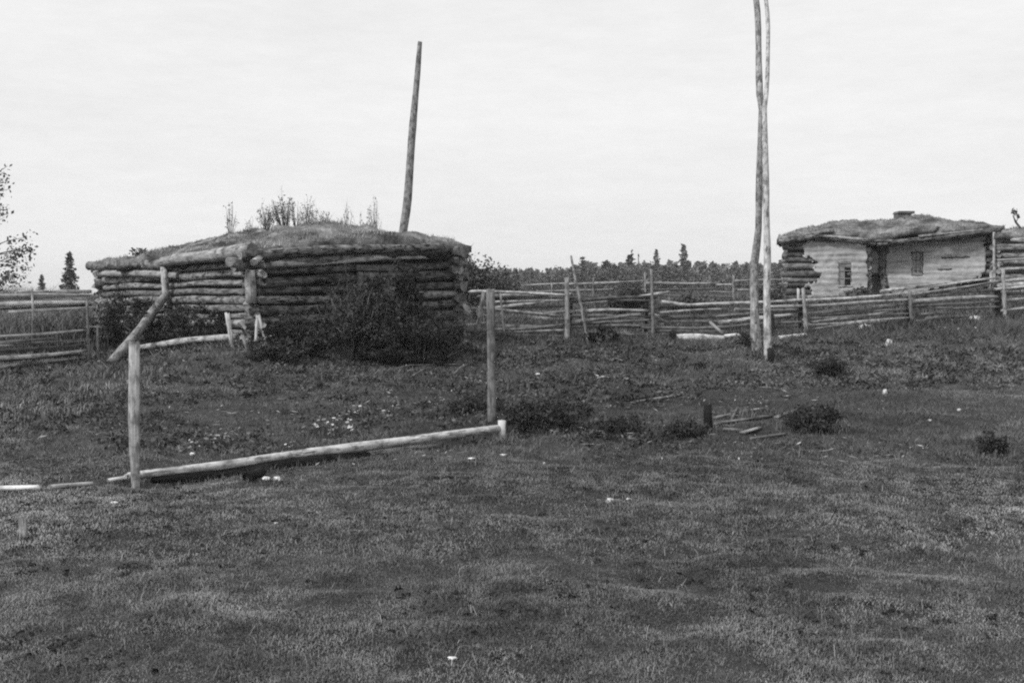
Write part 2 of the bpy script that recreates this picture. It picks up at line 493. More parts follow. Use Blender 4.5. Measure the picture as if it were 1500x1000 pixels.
def sward(y0, y1, dens, wid, h0, bent):
    # even cover over the wedge the meadow fills between two depths
    w = .50
    n = int(dens * w * (y1 ** 2 - y0 ** 2))
    y = np.sqrt(RNG.uniform(y0 ** 2, y1 ** 2, n)); x = RNG.uniform(-1, 1, n) * w * y
    keep = (vnoise(x, y, .16, 41) * .55 + vnoise(x, y, .5, 42) * .45 + RNG.uniform(-.22, .22, n) > np.where(y < 12, .12, .30)) & ~in_hut(x, y, -.05) & (logdist(x, y) > .16 + .22 * vnoise(x, y, .3, 45))
    x, y = x[keep], y[keep]; n = len(x)
    z = H(x, y)
    hh = h0 * (.45 + 1.1 * vnoise(x, y, .35, 43) * (.5 + vnoise(x, y, 1.8, 44)))
    left = (1 - sstep(-.50, -.30, x / y)) * sstep(14, 18, y)
    hh *= 1 + 1.3 * left
    hh *= 1 + 2.0 * sstep(27.5, 30.5, y)
    hutd = in_hut(x, y, 1.1)
    hh = np.where(hutd, hh * 1.9, hh)
    hh *= RNG.uniform(.6, 1.4, n)
    tone = tone_map(x, y) * RNG.uniform(.72, 1.28, n)
    return np.c_[x, y, z], hh, np.full(n, wid) * RNG.uniform(.6, 1.4, n), RNG.uniform(.4, 2.2, n), tone

for i, a in enumerate([(3.2, 7.5, 10000, .0042, .017, True), (7.5, 12, 5200, .0062, .021, True), (12, 20, 1500, .012, .036, False), (20, 33, 480, .020, .06, False), (33, 62, 100, .035, .09, False)]):
    P, hh, w, ln, tn = sward(*a)
    g = blades('grass', P, hh, w, ln, tn, M['grass'], a[5])
    tag(g, ['short grazed grass nearest the camera', 'short grass in front of the fallen log', 'patchy grass around the gate posts and planks', 'grass and low herbs before the hut and fence', 'long grass beyond the rail fence'][i], None, kind='stuff')

# ------------------------------------------------------------------ leaves helper
def leaf_cloud(C, size, tone, aspect=1.7, droop=0.0):
    """small kite-shaped leaves round centres C -> V, T, tone"""
    n = len(C)
    a = RNG.normal(size=(n, 3)); a[:, 2] -= droop; a /= np.linalg.norm(a, axis=1)[:, None]
    b = RNG.normal(size=(n, 3)); b -= a * (a * b).sum(1)[:, None]; b /= np.linalg.norm(b, axis=1)[:, None]
    s = (size * RNG.uniform(.6, 1.35, n))[:, None]
    V = np.empty((n, 4, 3))
    V[:, 0] = C - a * s * .5 * aspect; V[:, 1] = C + b * s * .5; V[:, 2] = C + a * s * .5 * aspect; V[:, 3] = C - b * s * .5
    T = np.arange(n * 4).reshape(-1, 4)
    return V.reshape(-1, 3), T, np.repeat(tone, 4)

def shrub(name, label, cat, base, h, rx, ry, stems=9, nleaf=3000, ls=.05, mat='leaf', twig='twig', group=None, spread=1.0, bare=.15, tone=1.0, gap=.30, seed=0, tr=.018, aspect=1.7, sgk=1.0, rag=.0):
    rnd = random.Random(seed + 77); nr = np.random.default_rng(seed + 5)
    base = Vector(base)
    root = empty(name, base, label, cat, group)
    mb = MB(); tips = []
    for s in range(stems):
        a = rnd.uniform(0, 6.283); r = math.sqrt(rnd.random())
        top = base + Vector((math.cos(a) * rx * r, math.sin(a) * ry * r, h * (1 - .42 * r ** 2) * rnd.uniform(.72 - rag, 1.02 + rag * .4)))
        b0 = base + Vector((math.cos(a) * rx * .18 * r * spread, math.sin(a) * ry * .18 * r * spread, -.05))
        b0.z = hz(b0.x, b0.y) - .05 if base.z < 2.3 else b0.z
        mid = b0.lerp(top, .5) + Vector((rnd.uniform(-.1, .1) * rx, rnd.uniform(-.1, .1) * ry, h * .06))
        pts = [b0, mid, top]
        mb.tube(pts, [tr, tr * .65, tr * .25], 5, .05)
        for k in range(5):
            t = rnd.uniform(bare, 1)
            p = (b0.lerp(mid, t * 2) if t < .5 else mid.lerp(top, t * 2 - 1))
            q = p + Vector((rnd.uniform(-1, 1) * rx * .34, rnd.uniform(-1, 1) * ry * .34, rnd.uniform(.02, .26) * h))
            mb.tube([p, p.lerp(q, .5) + Vector((0, 0, .02)), q], [tr * .4, tr * .3, tr * .15], 4, .05)
            tips += [tuple(q), tuple(p.lerp(q, .6)), tuple(p.lerp(q, .25))]
        tips.append(tuple(top))
    mb.build('branches', M[twig], root)
    tips = np.array(tips)
    if nleaf:
        w = nr.uniform(0, 1, len(tips)) > gap
        tt = tips[w] if w.sum() > 3 else tips
        k = nr.integers(0, len(tt), nleaf)
        sg = np.array([rx * .15, ry * .15, h * .075]) * sgk
        C = tt[k] + nr.normal(size=(nleaf, 3)) * sg
        ct = nr.uniform(.55, 1.5, len(tt))[k] * nr.uniform(.6, 1.4, nleaf) * tone
        zz = H(C[:, 0], C[:, 1]) if base.z < 2.3 else np.full(len(C), base.z)
        ok = C[:, 2] > zz + .02
        C, ct = C[ok], ct[ok]
        V, T, tn = leaf_cloud(C, np.full(len(C), ls), ct, aspect)
        mesh_np('foliage', V, T, tn, M[mat], root, loops=4)
    return root

# ------------------------------------------------------------------ the old log hut
def ztop(px, py, d): return at(px, py, d).z
zt = {'c': at(372, 377, 23).z, 'f': at(666, 366, 26.8).z, 'l': at(150, 392, 27.6).z}
zt['b'] = zt['f'] + zt['l'] - zt['c']
zb = {'c': .42, 'f': .40, 'l': .34, 'b': .4}
hut = empty('log_hut', (HC.x, HC.y, zb['c']), 'old windowless log hut with a humped sod roof and sagging eaves', 'log hut')

def log_wall(name, p0, b0, t0, p1, b1, t1, n, ext, mats, parent, seed, inward, skip=()):
    rnd = random.Random(seed)
    mb = MB()
    d = (p1 - p0).normalized()
    # rows of slightly uneven thickness
    w = [rnd.uniform(.8, 1.2) for _ in range(n)]; s = sum(w); acc = 0
    for i in range(n):
        f = (acc + w[i] / 2) / s; acc += w[i]
        za, zb_ = b0 + (t0 - b0) * f, b1 + (t1 - b1) * f
        ra = (t0 - b0) * w[i] / s * .50; rb = (t1 - b1) * w[i] / s * .50
        if rnd.random() < .5: ra *= .88
        else: rb *= .88
        e0 = rnd.uniform(.35, 1.25) * ext[0]; e1 = rnd.uniform(.4, 1.4) * ext[1]
        a = Vector((p0.x, p0.y, za)) - d * e0; b = Vector((p1.x, p1.y, zb_)) + d * e1
        pts = [a]; rads = [ra]
        for q in (.2, .4, .6, .8):
            pts.append(a.lerp(b, q) + inward * rnd.uniform(-.035, .035) + Vector((0, 0, rnd.uniform(-.022, .022)))); rads.append((ra * (1 - q) + rb * q) * rnd.uniform(.82, 1.06))
        mb.tube(pts + [b], rads + [rb], 11, .10, rag=.08, flat=rnd.uniform(.82, 1.08))
    # moss and clay core between the logs
    i0, i1 = p0 + inward * .05, p1 + inward * .05
    j0, j1 = p0 + inward * .11, p1 + inward * .11
    mb.hexa([Vector((i0.x, i0.y, b0)), Vector((i1.x, i1.y, b1)), Vector((j1.x, j1.y, b1)), Vector((j0.x, j0.y, b0)),
             Vector((i0.x, i0.y, t0 - .05)), Vector((i1.x, i1.y, t1 - .05)), Vector((j1.x, j1.y, t1 - .05)), Vector((j0.x, j0.y, t0 - .05))], 2)
    return mb.build(name, mats, parent)

LOGM = [M['log'], M['end'], M['core']]
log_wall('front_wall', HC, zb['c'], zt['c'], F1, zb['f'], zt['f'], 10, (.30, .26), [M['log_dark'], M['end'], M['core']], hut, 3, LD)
log_wall('side_wall', HC, zb['c'] + .1, zt['c'] - .06, L1, zb['l'] + .1, zt['l'] - .06, 11, (.30, .22), LOGM, hut, 8, FD)
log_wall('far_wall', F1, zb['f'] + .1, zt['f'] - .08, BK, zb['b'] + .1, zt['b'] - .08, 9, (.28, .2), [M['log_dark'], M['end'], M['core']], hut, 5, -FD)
log_wall('back_wall', L1, zb['l'], zt['l'], BK, zb['b'], zt['b'], 8, (.2, .2), LOGM, hut, 6, -LD)

# roof beams and eaves
def part_tube(name, pts, r, mat, parent, seg=10, wob=.06, rag=.02, flat=1.0):
    mb = MB(); mb.tube(pts, r, seg, wob, rag=rag, flat=flat)
    return mb.build(name, [M[mat], M['end']], parent)
eL = part_tube('eave_log', [at(131, 389, 27.9), at(190, 388.5, 26.5), at(252, 385.5, 25.05)], [.10, .115, .12], 'log', hut)
part_tube('eave_log', [at(238, 384, 25.1), at(300, 375, 23.8), at(371, 366, 22.55)], [.10, .13, .14], 'log_light', hut)
part_tube('eave_log', [at(342, 389, 22.75), at(400, 385, 23.2), at(520, 378, 24.7), at(652, 369, 26.5)], [.125, .12, .11, .10], 'log', hut)
part_tube('eave_log', [at(352, 374, 22.6), at(450, 367, 23.6), at(560, 364, 25.0), at(648, 361, 26.3)], [.10, .10, .09, .08], 'log_dark', hut)
part_tube('wall_plate', [at(146, 400, 27.3), at(200, 401, 26.2), at(262, 403, 24.9)], [.07, .08, .08], 'log_light', hut)
# projecting crossed beam ends at the far corner
for (a, b, r) in (((655, 369, 26.9), (681, 368, 26.2), .13), ((652, 381, 27.0), (676, 382, 26.35), .12), ((650, 394, 27.0), (667, 395, 26.5), .11)):
    part_tube('beam_end', [at(*a), at(*b)], r, 'log_dark', hut)
part_tube('eave_log', [at(336, 384, 22.3), at(352, 387, 22.75), at(384, 390, 23.4)], [.10, .105, .09], 'log_light', hut)
part_tube('beam_end', [at(371, 384, 22.4), at(388, 371, 23.3)], [.07, .06], 'log_light', hut)
part_tube('eave_log', [at(394, 387.5, 23.05), at(470, 384, 24.0), at(560, 378, 25.1), at(640, 375, 26.3)], [.07, .06, .065, .05], 'log_light', hut, wob=.14)
part_tube('roof_slab', [at(585, 359, 25.6), at(648, 357, 26.4)], [.04, .05], 'log_light', hut, flat=.6)
part_tube('roof_slab', [at(412, 364, 23.3), at(470, 361, 24.0)], [.03, .04], 'log_light', hut, flat=.6)
part_tube('corner_post', [at(366, 396, 22.7), at(366.5, 443, 22.65)], [.085, .095], 'log_light', hut, wob=.12, flat=.7)
# door frame in the front wall, half hidden by the bush
def wallpt(s, z): return HC + FD * s + Vector((0, 0, z)) - LD * .16
df = MB()
s0, s1 = 2.5, 3.55
zz0, zz1 = .55, at(560, 399, 25.4).z
df.plank(wallpt(s0, zz0), wallpt(s0, zz1), .12, .08, FD); df.plank(wallpt(s1, zz0), wallpt(s1, zz1 + .02), .13, .08, FD)
df.plank(wallpt(s0 - .1, zz1 + .08), wallpt(s1 + .1, zz1 + .09), .12, .09, Vector((0, 0, 1)))
dfo = df.build('door_frame', M['log_mid'], hut, .012)
dd = MB()
for k in range(5):
    a = s0 + .08 + k * .184
    dd.plank(wallpt(a + .09, zz0) + LD * .03, wallpt(a + .09, zz1) + LD * .03, .172, .05, FD)
dd.build('door', M['log_dark'], hut, .006)

def mound(name, corner, ux, uy, lx, ly, zc, over, amp, f0, p, thick, parent, nseg=64, seed=0, mat='sod', bz=None, sag=None, skew=1.0, hump=1.0):
    """humped sod roof: closed slab following an eaves height field zc = (z at 00, 10, 01, 11)"""
    s = np.linspace(-over / lx, 1 + over / lx, nseg); t = np.linspace(-over / ly, 1 + over / ly, nseg)
    S_, T_ = np.meshgrid(s, t)
    sc, tcl = np.clip(S_, 0, 1) ** skew, np.clip(T_, 0, 1)
    X = corner.x + ux.x * S_ * lx + uy.x * T_ * ly; Y = corner.y + ux.y * S_ * lx + uy.y * T_ * ly
    base = (zc[0] * (1 - S_) + zc[1] * S_) * (1 - T_) + (zc[2] * (1 - S_) + zc[3] * S_) * T_
    if sag is not None: base = base + sag(S_) * 1.0
    D = (1 - np.abs(2 * sc - 1) ** p) * (f0 + (1 - f0) * (1 - np.abs(2 * tcl - 1) ** 2))
    edge = np.minimum(np.minimum(S_ - s[0], s[-1] - S_) * lx, np.minimum(T_ - t[0], t[-1] - T_) * ly)
    nz = (vnoise(X, Y, .55, 50 + seed) - .5) * .18 + (vnoise(X, Y, .2, 51 + seed) - .5) * .15 + (vnoise(X, Y, 1.4, 52 + seed) - .5) * .18 * hump
    Zt = base + thick * (.55 + .45 * sstep(0, .35, edge)) + amp * D + nz * (.4 + .6 * sstep(0, .3, edge))
    # ragged outline
    rg = (vnoise(X, Y, .3, 60 + seed) - .5) * .34
    ed = (edge < 1e-6)
    X = X + np.where(ed, rg, 0); Y = Y + np.where(ed, rg * .6, 0)
    Zb = base - .05 + np.where(ed, -np.abs(vnoise(X, Y, .35, 61 + seed) - .35) * .34, 0)
    n = nseg
    V = np.concatenate([np.c_[X.ravel(), Y.ravel(), Zt.ravel()], np.c_[X.ravel(), Y.ravel(), Zb.ravel()]])
    i = np.arange(n * n).reshape(n, n)
    Qt = np.stack([i[:-1, :-1], i[:-1, 1:], i[1:, 1:], i[1:, :-1]], -1).reshape(-1, 4)
    Qb = Qt[:, ::-1] + n * n
    rim = np.concatenate([i[0, :-1], i[:-1, -1], i[-1, :0:-1], i[:0:-1, 0]])
    r2 = np.roll(rim, -1)
    Qr = np.stack([rim + n * n, r2 + n * n, r2, rim], -1)
    o = mesh_np(name, V, np.concatenate([Qt, Qb, Qr]), np.ones(len(V)), M[mat], parent, loops=4)
    o.data.polygons.foreach_set('use_smooth', np.ones(len(Qt) + len(Qb) + len(Qr), bool))
    return o, (X, Y, Zt)

def turf(parent, grid, dens, h, seed, mat='weeds', tone=1.3, wid=.018):
    X, Y, Z = grid
    n = dens
    nr = np.random.default_rng(seed)
    a = nr.uniform(0, X.shape[0] - 1.001, n); b = nr.uniform(0, X.shape[1] - 1.001, n)
    i, j = a.astype(int), b.astype(int); fa, fb = a - i, b - j
    def bl(G): return (G[i, j] * (1 - fb) + G[i, j + 1] * fb) * (1 - fa) + (G[i + 1, j] * (1 - fb) + G[i + 1, j + 1] * fb) * fa
    x, y, z = bl(X), bl(Y), bl(Z)
    k = vnoise(x, y, .45, 70 + seed) + nr.uniform(-.25, .25, n) > .4
    x, y, z = x[k], y[k], z[k]; n = len(x)
    hh = h * nr.uniform(.4, 1.5, n) * (.4 + 1.2 * vnoise(x, y, .8, 71 + seed))
    tn = tone * nr.uniform(.5, 1.5, n) * (.4 + 1.2 * vnoise(x, y, .9, 72 + seed))
    return blades('turf', np.c_[x, y, z], hh, np.full(n, wid), nr.uniform(.1, .9, n), tn, M[mat], False, parent)

roof, RG = mound('sod_roof', HC, FD, LD, FL, LL, (zt['c'] + .12, zt['f'] + .02, zt['l'] + .04, zt['b'] + .02), .20, .47, .40, 1.7, .17, hut, seed=1, skew=1.45)
turf(roof, RG, 24000, .055, 1, tone=2.5)
def roof_z(x, y, G=RG):
    k = np.argmin((G[0] - x) ** 2 + (G[1] - y) ** 2)
    return float(G[2].ravel()[k])

def on_roof(px, s_back, G=RG):
    """roof point in the direction px, s_back metres behind the hut's near wall line"""
    d = 23 + s_back
    x = (px - 750) / F * d
    return Vector((x, d, roof_z(x, d, G) - .04))

SAP = 'bare saplings sprouting from the hut roof'
for k, (px, back, h, rx, lab, st, nl) in enumerate([
        (338, 4.6, .85, .22, 'wispy bare sapling on the roof hump, first from the low eave', 5, 60),
        (392, 4.9, .72, .30, 'squat bushy sapling on the roof, its twigs fanning sideways', 10, 260),
        (418, 5.2, .98, .34, 'densest leafy sapling on the crest of the sod roof', 14, 520),
        (452, 5.2, 1.05, .26, 'tallest feathery sapling on the crest of the sod roof', 9, 260),
        (474, 5.0, .68, .30, 'slanting sapling close beside the tallest one on the roof', 9, 220),
        (507, 5.4, .95, .26, 'thin pale sapling on the roof before the gap without saplings', 5, 70),
        (550, 5.2, .95, .24, 'thin upright sapling on the roof nearest the leaning pole', 6, 100),
        (365, 4.8, .45, .18, 'low wisp of bare twigs between the first sapling and the squat bushy one', 5, 40), (436, 5.2, .80, .2, 'slim bare sapling between the densest one and the tallest one', 6, 70), (527, 5.4, .70, .2, 'faint bare twigs in the gap past the thin pale sapling', 4, 30)]):
    b = on_roof(px, back)
    shrub('sapling', lab, 'sapling', b, h, rx, rx, stems=int(st * 2.4), nleaf=int(nl * .7), ls=.022, mat='leaf_mid', twig='twig_pale', group=SAP, seed=200 + k, tr=.0075, bare=.2, gap=.1, aspect=3.2, sgk=.6, rag=.2)
for k, (px, back, h) in enumerate([(205, 4.2, .22), (262, 3.4, .20), (300, 3.6, .18)]):
    b = on_roof(px, back)
    shrub('weed_tuft', ['weed tuft at the low end of the sod roof', 'weed tuft on the sod roof above the upright prop', 'weed tuft part way up the slope of the sod roof'][k], 'weed', b, h, .22, .22, stems=7, nleaf=160, ls=.04, mat='leaf_mid', seed=230 + k, tr=.006)

# short boards lying on the roof slope
b0 = on_roof(283, 3.0); b1 = on_roof(318, 2.9)
mb = MB(); mb.plank(b0 + Vector((0, 0, .10)), b1 + Vector((0, 0, .14)), .09, .04, Vector((0, 1, .3)))
tag(mb.build('board', M['rail'], None, .006), 'thin pale board lying on the slope of the hut roof', 'board')

# ------------------------------------------------------------------ props, bank log and stakes along the hut's side wall
def single(name, label, cat, pts, r, mat, group=None, seg=9, wob=.07, rag=.02, flat=1.0, extra=None):
    mb = MB(); mb.tube(pts, r, seg, wob, rag=rag, flat=flat)
    o = mb.build(name, [M[mat], M[mat if mat in ('hide', 'stump') else 'end']])
    return tag(o, label, cat, group)
g0 = at(166, 527, 22.0); g0.z = hz(g0.x, g0.y) - .12 if hz(g0.x, g0.y) - .12 < g0.z else g0.z
single('prop_log', 'thick log leaning diagonally against the upright under the eave', 'log', [at(160, 534, 21.9), at(205, 481, 23.4), at(246, 430, 24.9)], [.08, .095, .085], 'log_light')
u1 = at(239.5, 391, 25.1); u0 = at(246, 505, 25.1); u0.z = hz(u0.x, u0.y) - .1
single('upright_prop', 'upright pole holding up the sagging eave of the hut', 'post', [u0, at(243, 435, 25.1), u1], [.06, .075, .075], 'log_light')
single('bank_log', 'long pale log lying along the foot of the hut side wall', 'log', [at(196, 510, 23.9), at(270, 499, 23.1), at(348, 493, 22.25)], [.055, .065, .06], 'log_light')
for a, b, r, lab in (((333, 458, 22.1), (341, 508, 22.0), .045, 'stake leaning over the log at the foot of the hut wall'),
                     ((355, 490, 22.0), (364, 515, 21.9), .035, 'short leaning stake by the end of the wall-foot log'),
                     ((377, 462, 22.0), (374, 508, 21.9), .03, 'thin upright stake at the near corner of the hut'),
                     ((379, 462, 21.95), (395, 505, 21.8), .028, 'thin slanting stick crossing the corner stake')):
    p0, p1 = at(*a), at(*b); p1.z = min(p1.z, hz(p1.x, p1.y) - .05)
    single('stake', lab, 'stake', [p0, p1], r, 'rail', seg=7)
for a, b, lab in (((388, 495, 21.8), (410, 488, 22.0), 'pale broken stick lying against the hut corner'), ((372, 512, 21.4), (398, 500, 21.8), 'curved pale stick beside the corner stakes')):
    single('stick', lab, 'stick', [at(*a), at(*b)], .02, 'rail', seg=6)

# ------------------------------------------------------------------ bushes round the hut
HB = 'bushes growing against the log hut'
for k, (px, d, h, rx, ry, st, nl, ls, mat, bare, tn, lab) in enumerate([
        (560, 23.0, 1.6, 1.02, .85, 22, 17000, .05, 'leaf', .05, .9, 'big dark leafy bush covering the middle of the hut front'),
        (645, 24.6, .95, .65, .65, 16, 7500, .05, 'leaf', .05, .9, 'dark bush at the far corner of the hut by the fence'),
        (515, 22.6, 1.5, .75, .6, 16, 4500, .045, 'leaf', .35, 1.1, 'twiggy bush with bare grey stems before the hut front'),
        (440, 22.2, .75, .95, .6, 14, 6500, .045, 'leaf', .05, .9, 'low dark scrub under the front wall near the hut corner'),
        (618, 22.3, .85, 1.2, .6, 14, 8500, .045, 'leaf', .03, .75, 'low black scrub at the foot of the biggest bush'),
        (400, 21.4, .42, .75, .5, 12, 3500, .04, 'leaf', .05, .9, 'knee high scrub on the bank below the corner stakes'),
        (175, 25.2, 1.25, .75, .6, 12, 5500, .045, 'leaf_mid', .05, .8, 'leafy bush at the low end of the hut side wall'),
        (222, 24.3, 1.1, .6, .5, 10, 4200, .045, 'leaf', .05, 1.2, 'dark bush behind the diagonal prop log'),
        (285, 23.5, .95, .7, .4, 12, 4500, .042, 'leaf', .1, 1.25, 'bush against the side wall above the wall-foot log')]):
    shrub('bush', lab, 'bush', gp(px, d), h, rx, ry, stems=int(st * 2.0), nleaf=int(nl * 1.0), ls=ls * .72, mat=mat, group=HB, bare=bare, tone=tn * .8, gap=.5, aspect=2.0, sgk=.5, rag=.32, seed=300 + k, tr=.016, twig='twig_pale' if k in (0, 2, 5) else 'twig')

# ------------------------------------------------------------------ leaning pole behind the hut
pb = at(585, 400, 33); pb.z = hz(pb.x, pb.y) - .4
single('leaning_pole', 'tall grey pole leaning up behind the sod roof', 'pole', [pb, at(589, 350, 33), at(596, 300, 33), at(607, 160, 33), at(615, 62, 33)], [.13, .125, .122, .10, .065], 'pole', wob=.045)

# ------------------------------------------------------------------ the pair of very tall poles
def pole_pts(tab):
    return [at(a, b, d) for a, b, d, w in tab], [w * d / F / 2 for a, b, d, w in tab]
P_, R_ = pole_pts([(1125, 540, 25, 12), (1124, 500, 25, 11.5), (1123.5, 430, 25, 11), (1124.5, 378, 25, 10.5), (1122, 313, 25, 10), (1121, 216, 25.2, 9), (1120, 157, 25.4, 7.5), (1123.5, 130, 25.6, 6.5), (1124.5, 80, 25.7, 6), (1125, 27, 25.9, 6), (1121.5, 0, 26, 6), (1119, -80, 26, 5)])
single('tall_pole', 'tall pale pole standing nearer, one of two beside the rail fence', 'pole', P_, R_, 'birch', wob=.05)
P_, R_ = pole_pts([(1107, 530, 26.2, 17), (1106, 486, 26.2, 14), (1105, 420, 26.2, 13), (1105.5, 378, 26.2, 11), (1110, 345, 26.1, 11), (1111, 290, 26.0, 10.5), (1114, 216, 25.8, 10), (1116, 160, 25.7, 9), (1112, 132, 25.8, 10), (1110.5, 80, 26, 9.5), (1110, 27, 26.1, 9), (1107, -5, 26.2, 8), (1105, -80, 26.2, 6)])
single('tall_pole', 'tall dark-barked pole with rough thick foot, the farther of the two', 'pole', P_, R_, 'pole', wob=.09)
single('stake', 'dark short stake in the grass at the foot of the pale tall pole', 'stake', [gp(1130, 24.7, -.1), gp(1129, 24.7, .30)], .07, 'stump', seg=8)
single('stake', 'dark slat standing against the fence behind the pale tall pole', 'stake', [at(1131, 490, 30.8), at(1129, 455, 30.8)], .07, 'stump', seg=8)
shrub('bush', 'dark knot of scrub round the foot of the farther tall pole', 'bush', gp(1096, 26.4), .45, .35, .3, stems=8, nleaf=1100, ls=.04, seed=350)

# ------------------------------------------------------------------ fences
def lerp_table(tab, px):
    if px <= tab[0][0]: return tab[0][1]
    for (a, b), (c, d) in zip(tab, tab[1:]):
        if px <= c: return b + (d - b) * (px - a) / (c - a)
    return tab[-1][1]
FD_MAIN = [(650, 29.0), (705, 29.5), (832, 30), (955, 30.5), (1178, 31.2), (1335, 32.5), (1460, 33.5), (1570, 34.3)]
FD_REAR = [(690, 40.5), (1150, 40.0)]
FD_GATE = [(-60, 21.4), (0, 21.8), (135, 23.2)]

def fence(name, label, rails, posts, tab, fwd=.09, wob=.13, base='rail'):
    px0 = posts[0][0]
    root = empty(name, gp(px0, lerp_table(tab, px0)), label, 'fence')
    for k, r in enumerate(rails):
        pts, wpx = r[0], r[1]
        mat = r[2] if len(r) > 2 else base
        side = fwd if k % 2 else -fwd
        side *= .7
        P = [at(x, y, lerp_table(tab, x) + side) for x, y in pts]
        d = lerp_table(tab, pts[0][0])
        rr = wpx * d / F / 2
        mb = MB(); mb.tube(P, [rr * random.uniform(.9, 1.1)] * (len(P) - 1) + [rr * random.uniform(.5, .95)], 7, wob, rag=.06)
        mb.build('rail', [M[mat], M['end']], root)
    for k, p in enumerate(posts):
        x0, y0, x1, y1, wpx = p[:5]
        mat = p[5] if len(p) > 5 else ('log', 'pole', 'rail')[k % 3]
        off = p[6] if len(p) > 6 else -.17
        a = at(x0, y0, lerp_table(tab, x0) + off); b = at(x1, y1, lerp_table(tab, x1) + off)
        g = hz(b.x, b.y) - .15
        if len(p) <= 7 and b.z > g: b = b + (b - a) * ((b.z - g) / max(.05, (a.z - b.z)))
        rr = wpx * lerp_table(tab, x0) / F / 2
        mb = MB(); mb.tube([b, a.lerp(b, .5), a], [rr * 1.05, rr, rr * .8], 7, .09, rag=.04)
        mb.build('post', [M[mat], M['end']], root)
    return root

main_rails = [
    ([(688, 427), (760, 428.5), (834, 432)], 4.5), ([(700, 434), (832, 436)], 4, 'rail_dark'), ([(722, 442), (826, 440)], 4),
    ([(734, 449), (798, 457), (834, 456)], 5), ([(797, 459), (840, 454)], 4.5), ([(704, 463), (768, 464), (830, 468)], 5),
    ([(660, 477), (690, 475.5), (713, 472)], 4.5), ([(718, 481), (759, 481.5)], 7, 'white_log'), ([(755, 485), (832, 484)], 6),
    ([(724, 498), (780, 499), (824, 501)], 6), ([(700, 491), (830, 492)], 5, 'rail_dark'), ([(690, 452), (800, 449), (836, 448)], 4, 'rail_dark'),
    ([(834, 456), (890, 454), (950, 455)], 5), ([(850, 447), (915, 438), (981, 428)], 5), ([(836, 471), (890, 466), (938, 460)], 5.5),
    ([(850, 487), (955, 489)], 5), ([(834, 478), (955, 477)], 5, 'rail_dark'), ([(836, 463), (955, 465)], 4, 'rail_dark'), ([(835, 436), (960, 441)], 4, 'rail_dark'),
    ([(918, 454), (956, 454)], 4.5), ([(968, 441), (1006, 447), (1060, 445), (1100, 443), (1178, 439)], 5.5),
    ([(952, 459), (973, 465), (1040, 463), (1100, 460), (1178, 453)], 5), ([(940, 480), (1019, 481), (1100, 475), (1180, 471)], 5, 'plank'),
    ([(918, 489), (978, 490)], 5), ([(960, 463), (982, 475)], 5, 'rail_dark'), ([(957, 471), (1100, 469), (1180, 463)], 4.5, 'rail_dark'), ([(960, 486), (1060, 487)], 5, 'rail_dark'),
    ([(1100, 443.5), (1180, 440.5), (1250, 436), (1342, 429)], 4.5), ([(1120, 450), (1183, 448), (1260, 443.5), (1338, 438)], 4.5), ([(1176, 458.5), (1332, 452)], 4.5), ([(1176, 476), (1250, 472), (1332, 465)], 4.5),
    ([(1120, 480), (1180, 476)], 4.5, 'rail_dark'), ([(1178, 467), (1335, 459)], 4.5, 'rail_dark'), ([(1284, 481), (1337, 475), (1392, 467)], 3.8),
    ([(1290, 427), (1380, 417), (1460, 407)], 4.5), ([(1297, 441), (1380, 427), (1464, 412)], 4.5), ([(1332, 441), (1395, 438), (1462, 434)], 7), ([(1345, 460), (1400, 455), (1460, 448)], 4.5),
    ([(1330, 421), (1434, 409)], 4), ([(1332, 433), (1464, 424)], 5, 'rail_dark'), ([(1332, 449), (1464, 441)], 5, 'rail_dark'),
    ([(1454, 413), (1510, 408), (1560, 405)], 5), ([(1456, 424), (1515, 418), (1560, 415)], 4.5), ([(1466, 440), (1520, 437), (1560, 436)], 5), ([(1466, 455), (1500, 452), (1560, 449)], 4.5), ([(1466, 431), (1560, 426)], 5, 'rail_dark'),
]
def fill(rails, spans, n, seed, lo=3.4, hi=6.8):
    r = random.Random(seed)
    for (x0, t0, b0, x1, t1, b1) in spans:
        for k in range(n):
            f, g = r.random(), r.uniform(-.24, .24)
            xa, xb = x0 + r.uniform(-14, (x1 - x0) * .25), x1 + r.uniform(-(x1 - x0) * .3, 14)
            ya, yb = t0 + (b0 - t0) * f, t1 + (b1 - t1) * min(1, max(0, f + g))
            rails.append(([(xa, ya), ((xa + xb) / 2, (ya + yb) / 2 + r.uniform(-3, 3)), (xb, yb)], r.uniform(lo, hi), r.choice(['rail', 'rail_dark', 'rail_dark', 'plank', 'pole'])))
fill(main_rails, [(705, 430, 496, 832, 432, 498), (836, 438, 498, 955, 434, 494), (957, 444, 492, 1070, 448, 490), (1060, 446, 490, 1178, 442, 486), (1180, 440, 486, 1335, 434, 474), (1336, 424, 472, 1460, 410, 464)], 6, 7)
main_posts = [
    (709, 427, 699, 490, 7.5), (733, 430, 740, 497, 3.5), (831, 406, 831, 502, 7.5), (837, 376, 858, 484, 4.5), (954, 395, 957, 500, 5),
    (836, 430, 833, 500, 7, 'stump', .15), (948, 440, 945, 498, 5, 'stump', .16), (1169, 424, 1171, 490, 5, 'rail', .16), (1177, 423, 1182, 492, 6), (1174, 440, 1174, 492, 9, 'stump', .05),
    (1333, 427, 1336, 480, 5.5), (1330, 434, 1331, 480, 7, 'stump', .12), (1452, 398, 1453, 466, 6, 'rail', .14), (1469, 396, 1473, 468, 6), (1461, 420, 1462, 470, 10, 'stump', .05)]
fence('rail_fence', 'weathered split rail fence crossing the pasture before the plastered house', main_rails, main_posts, FD_MAIN)

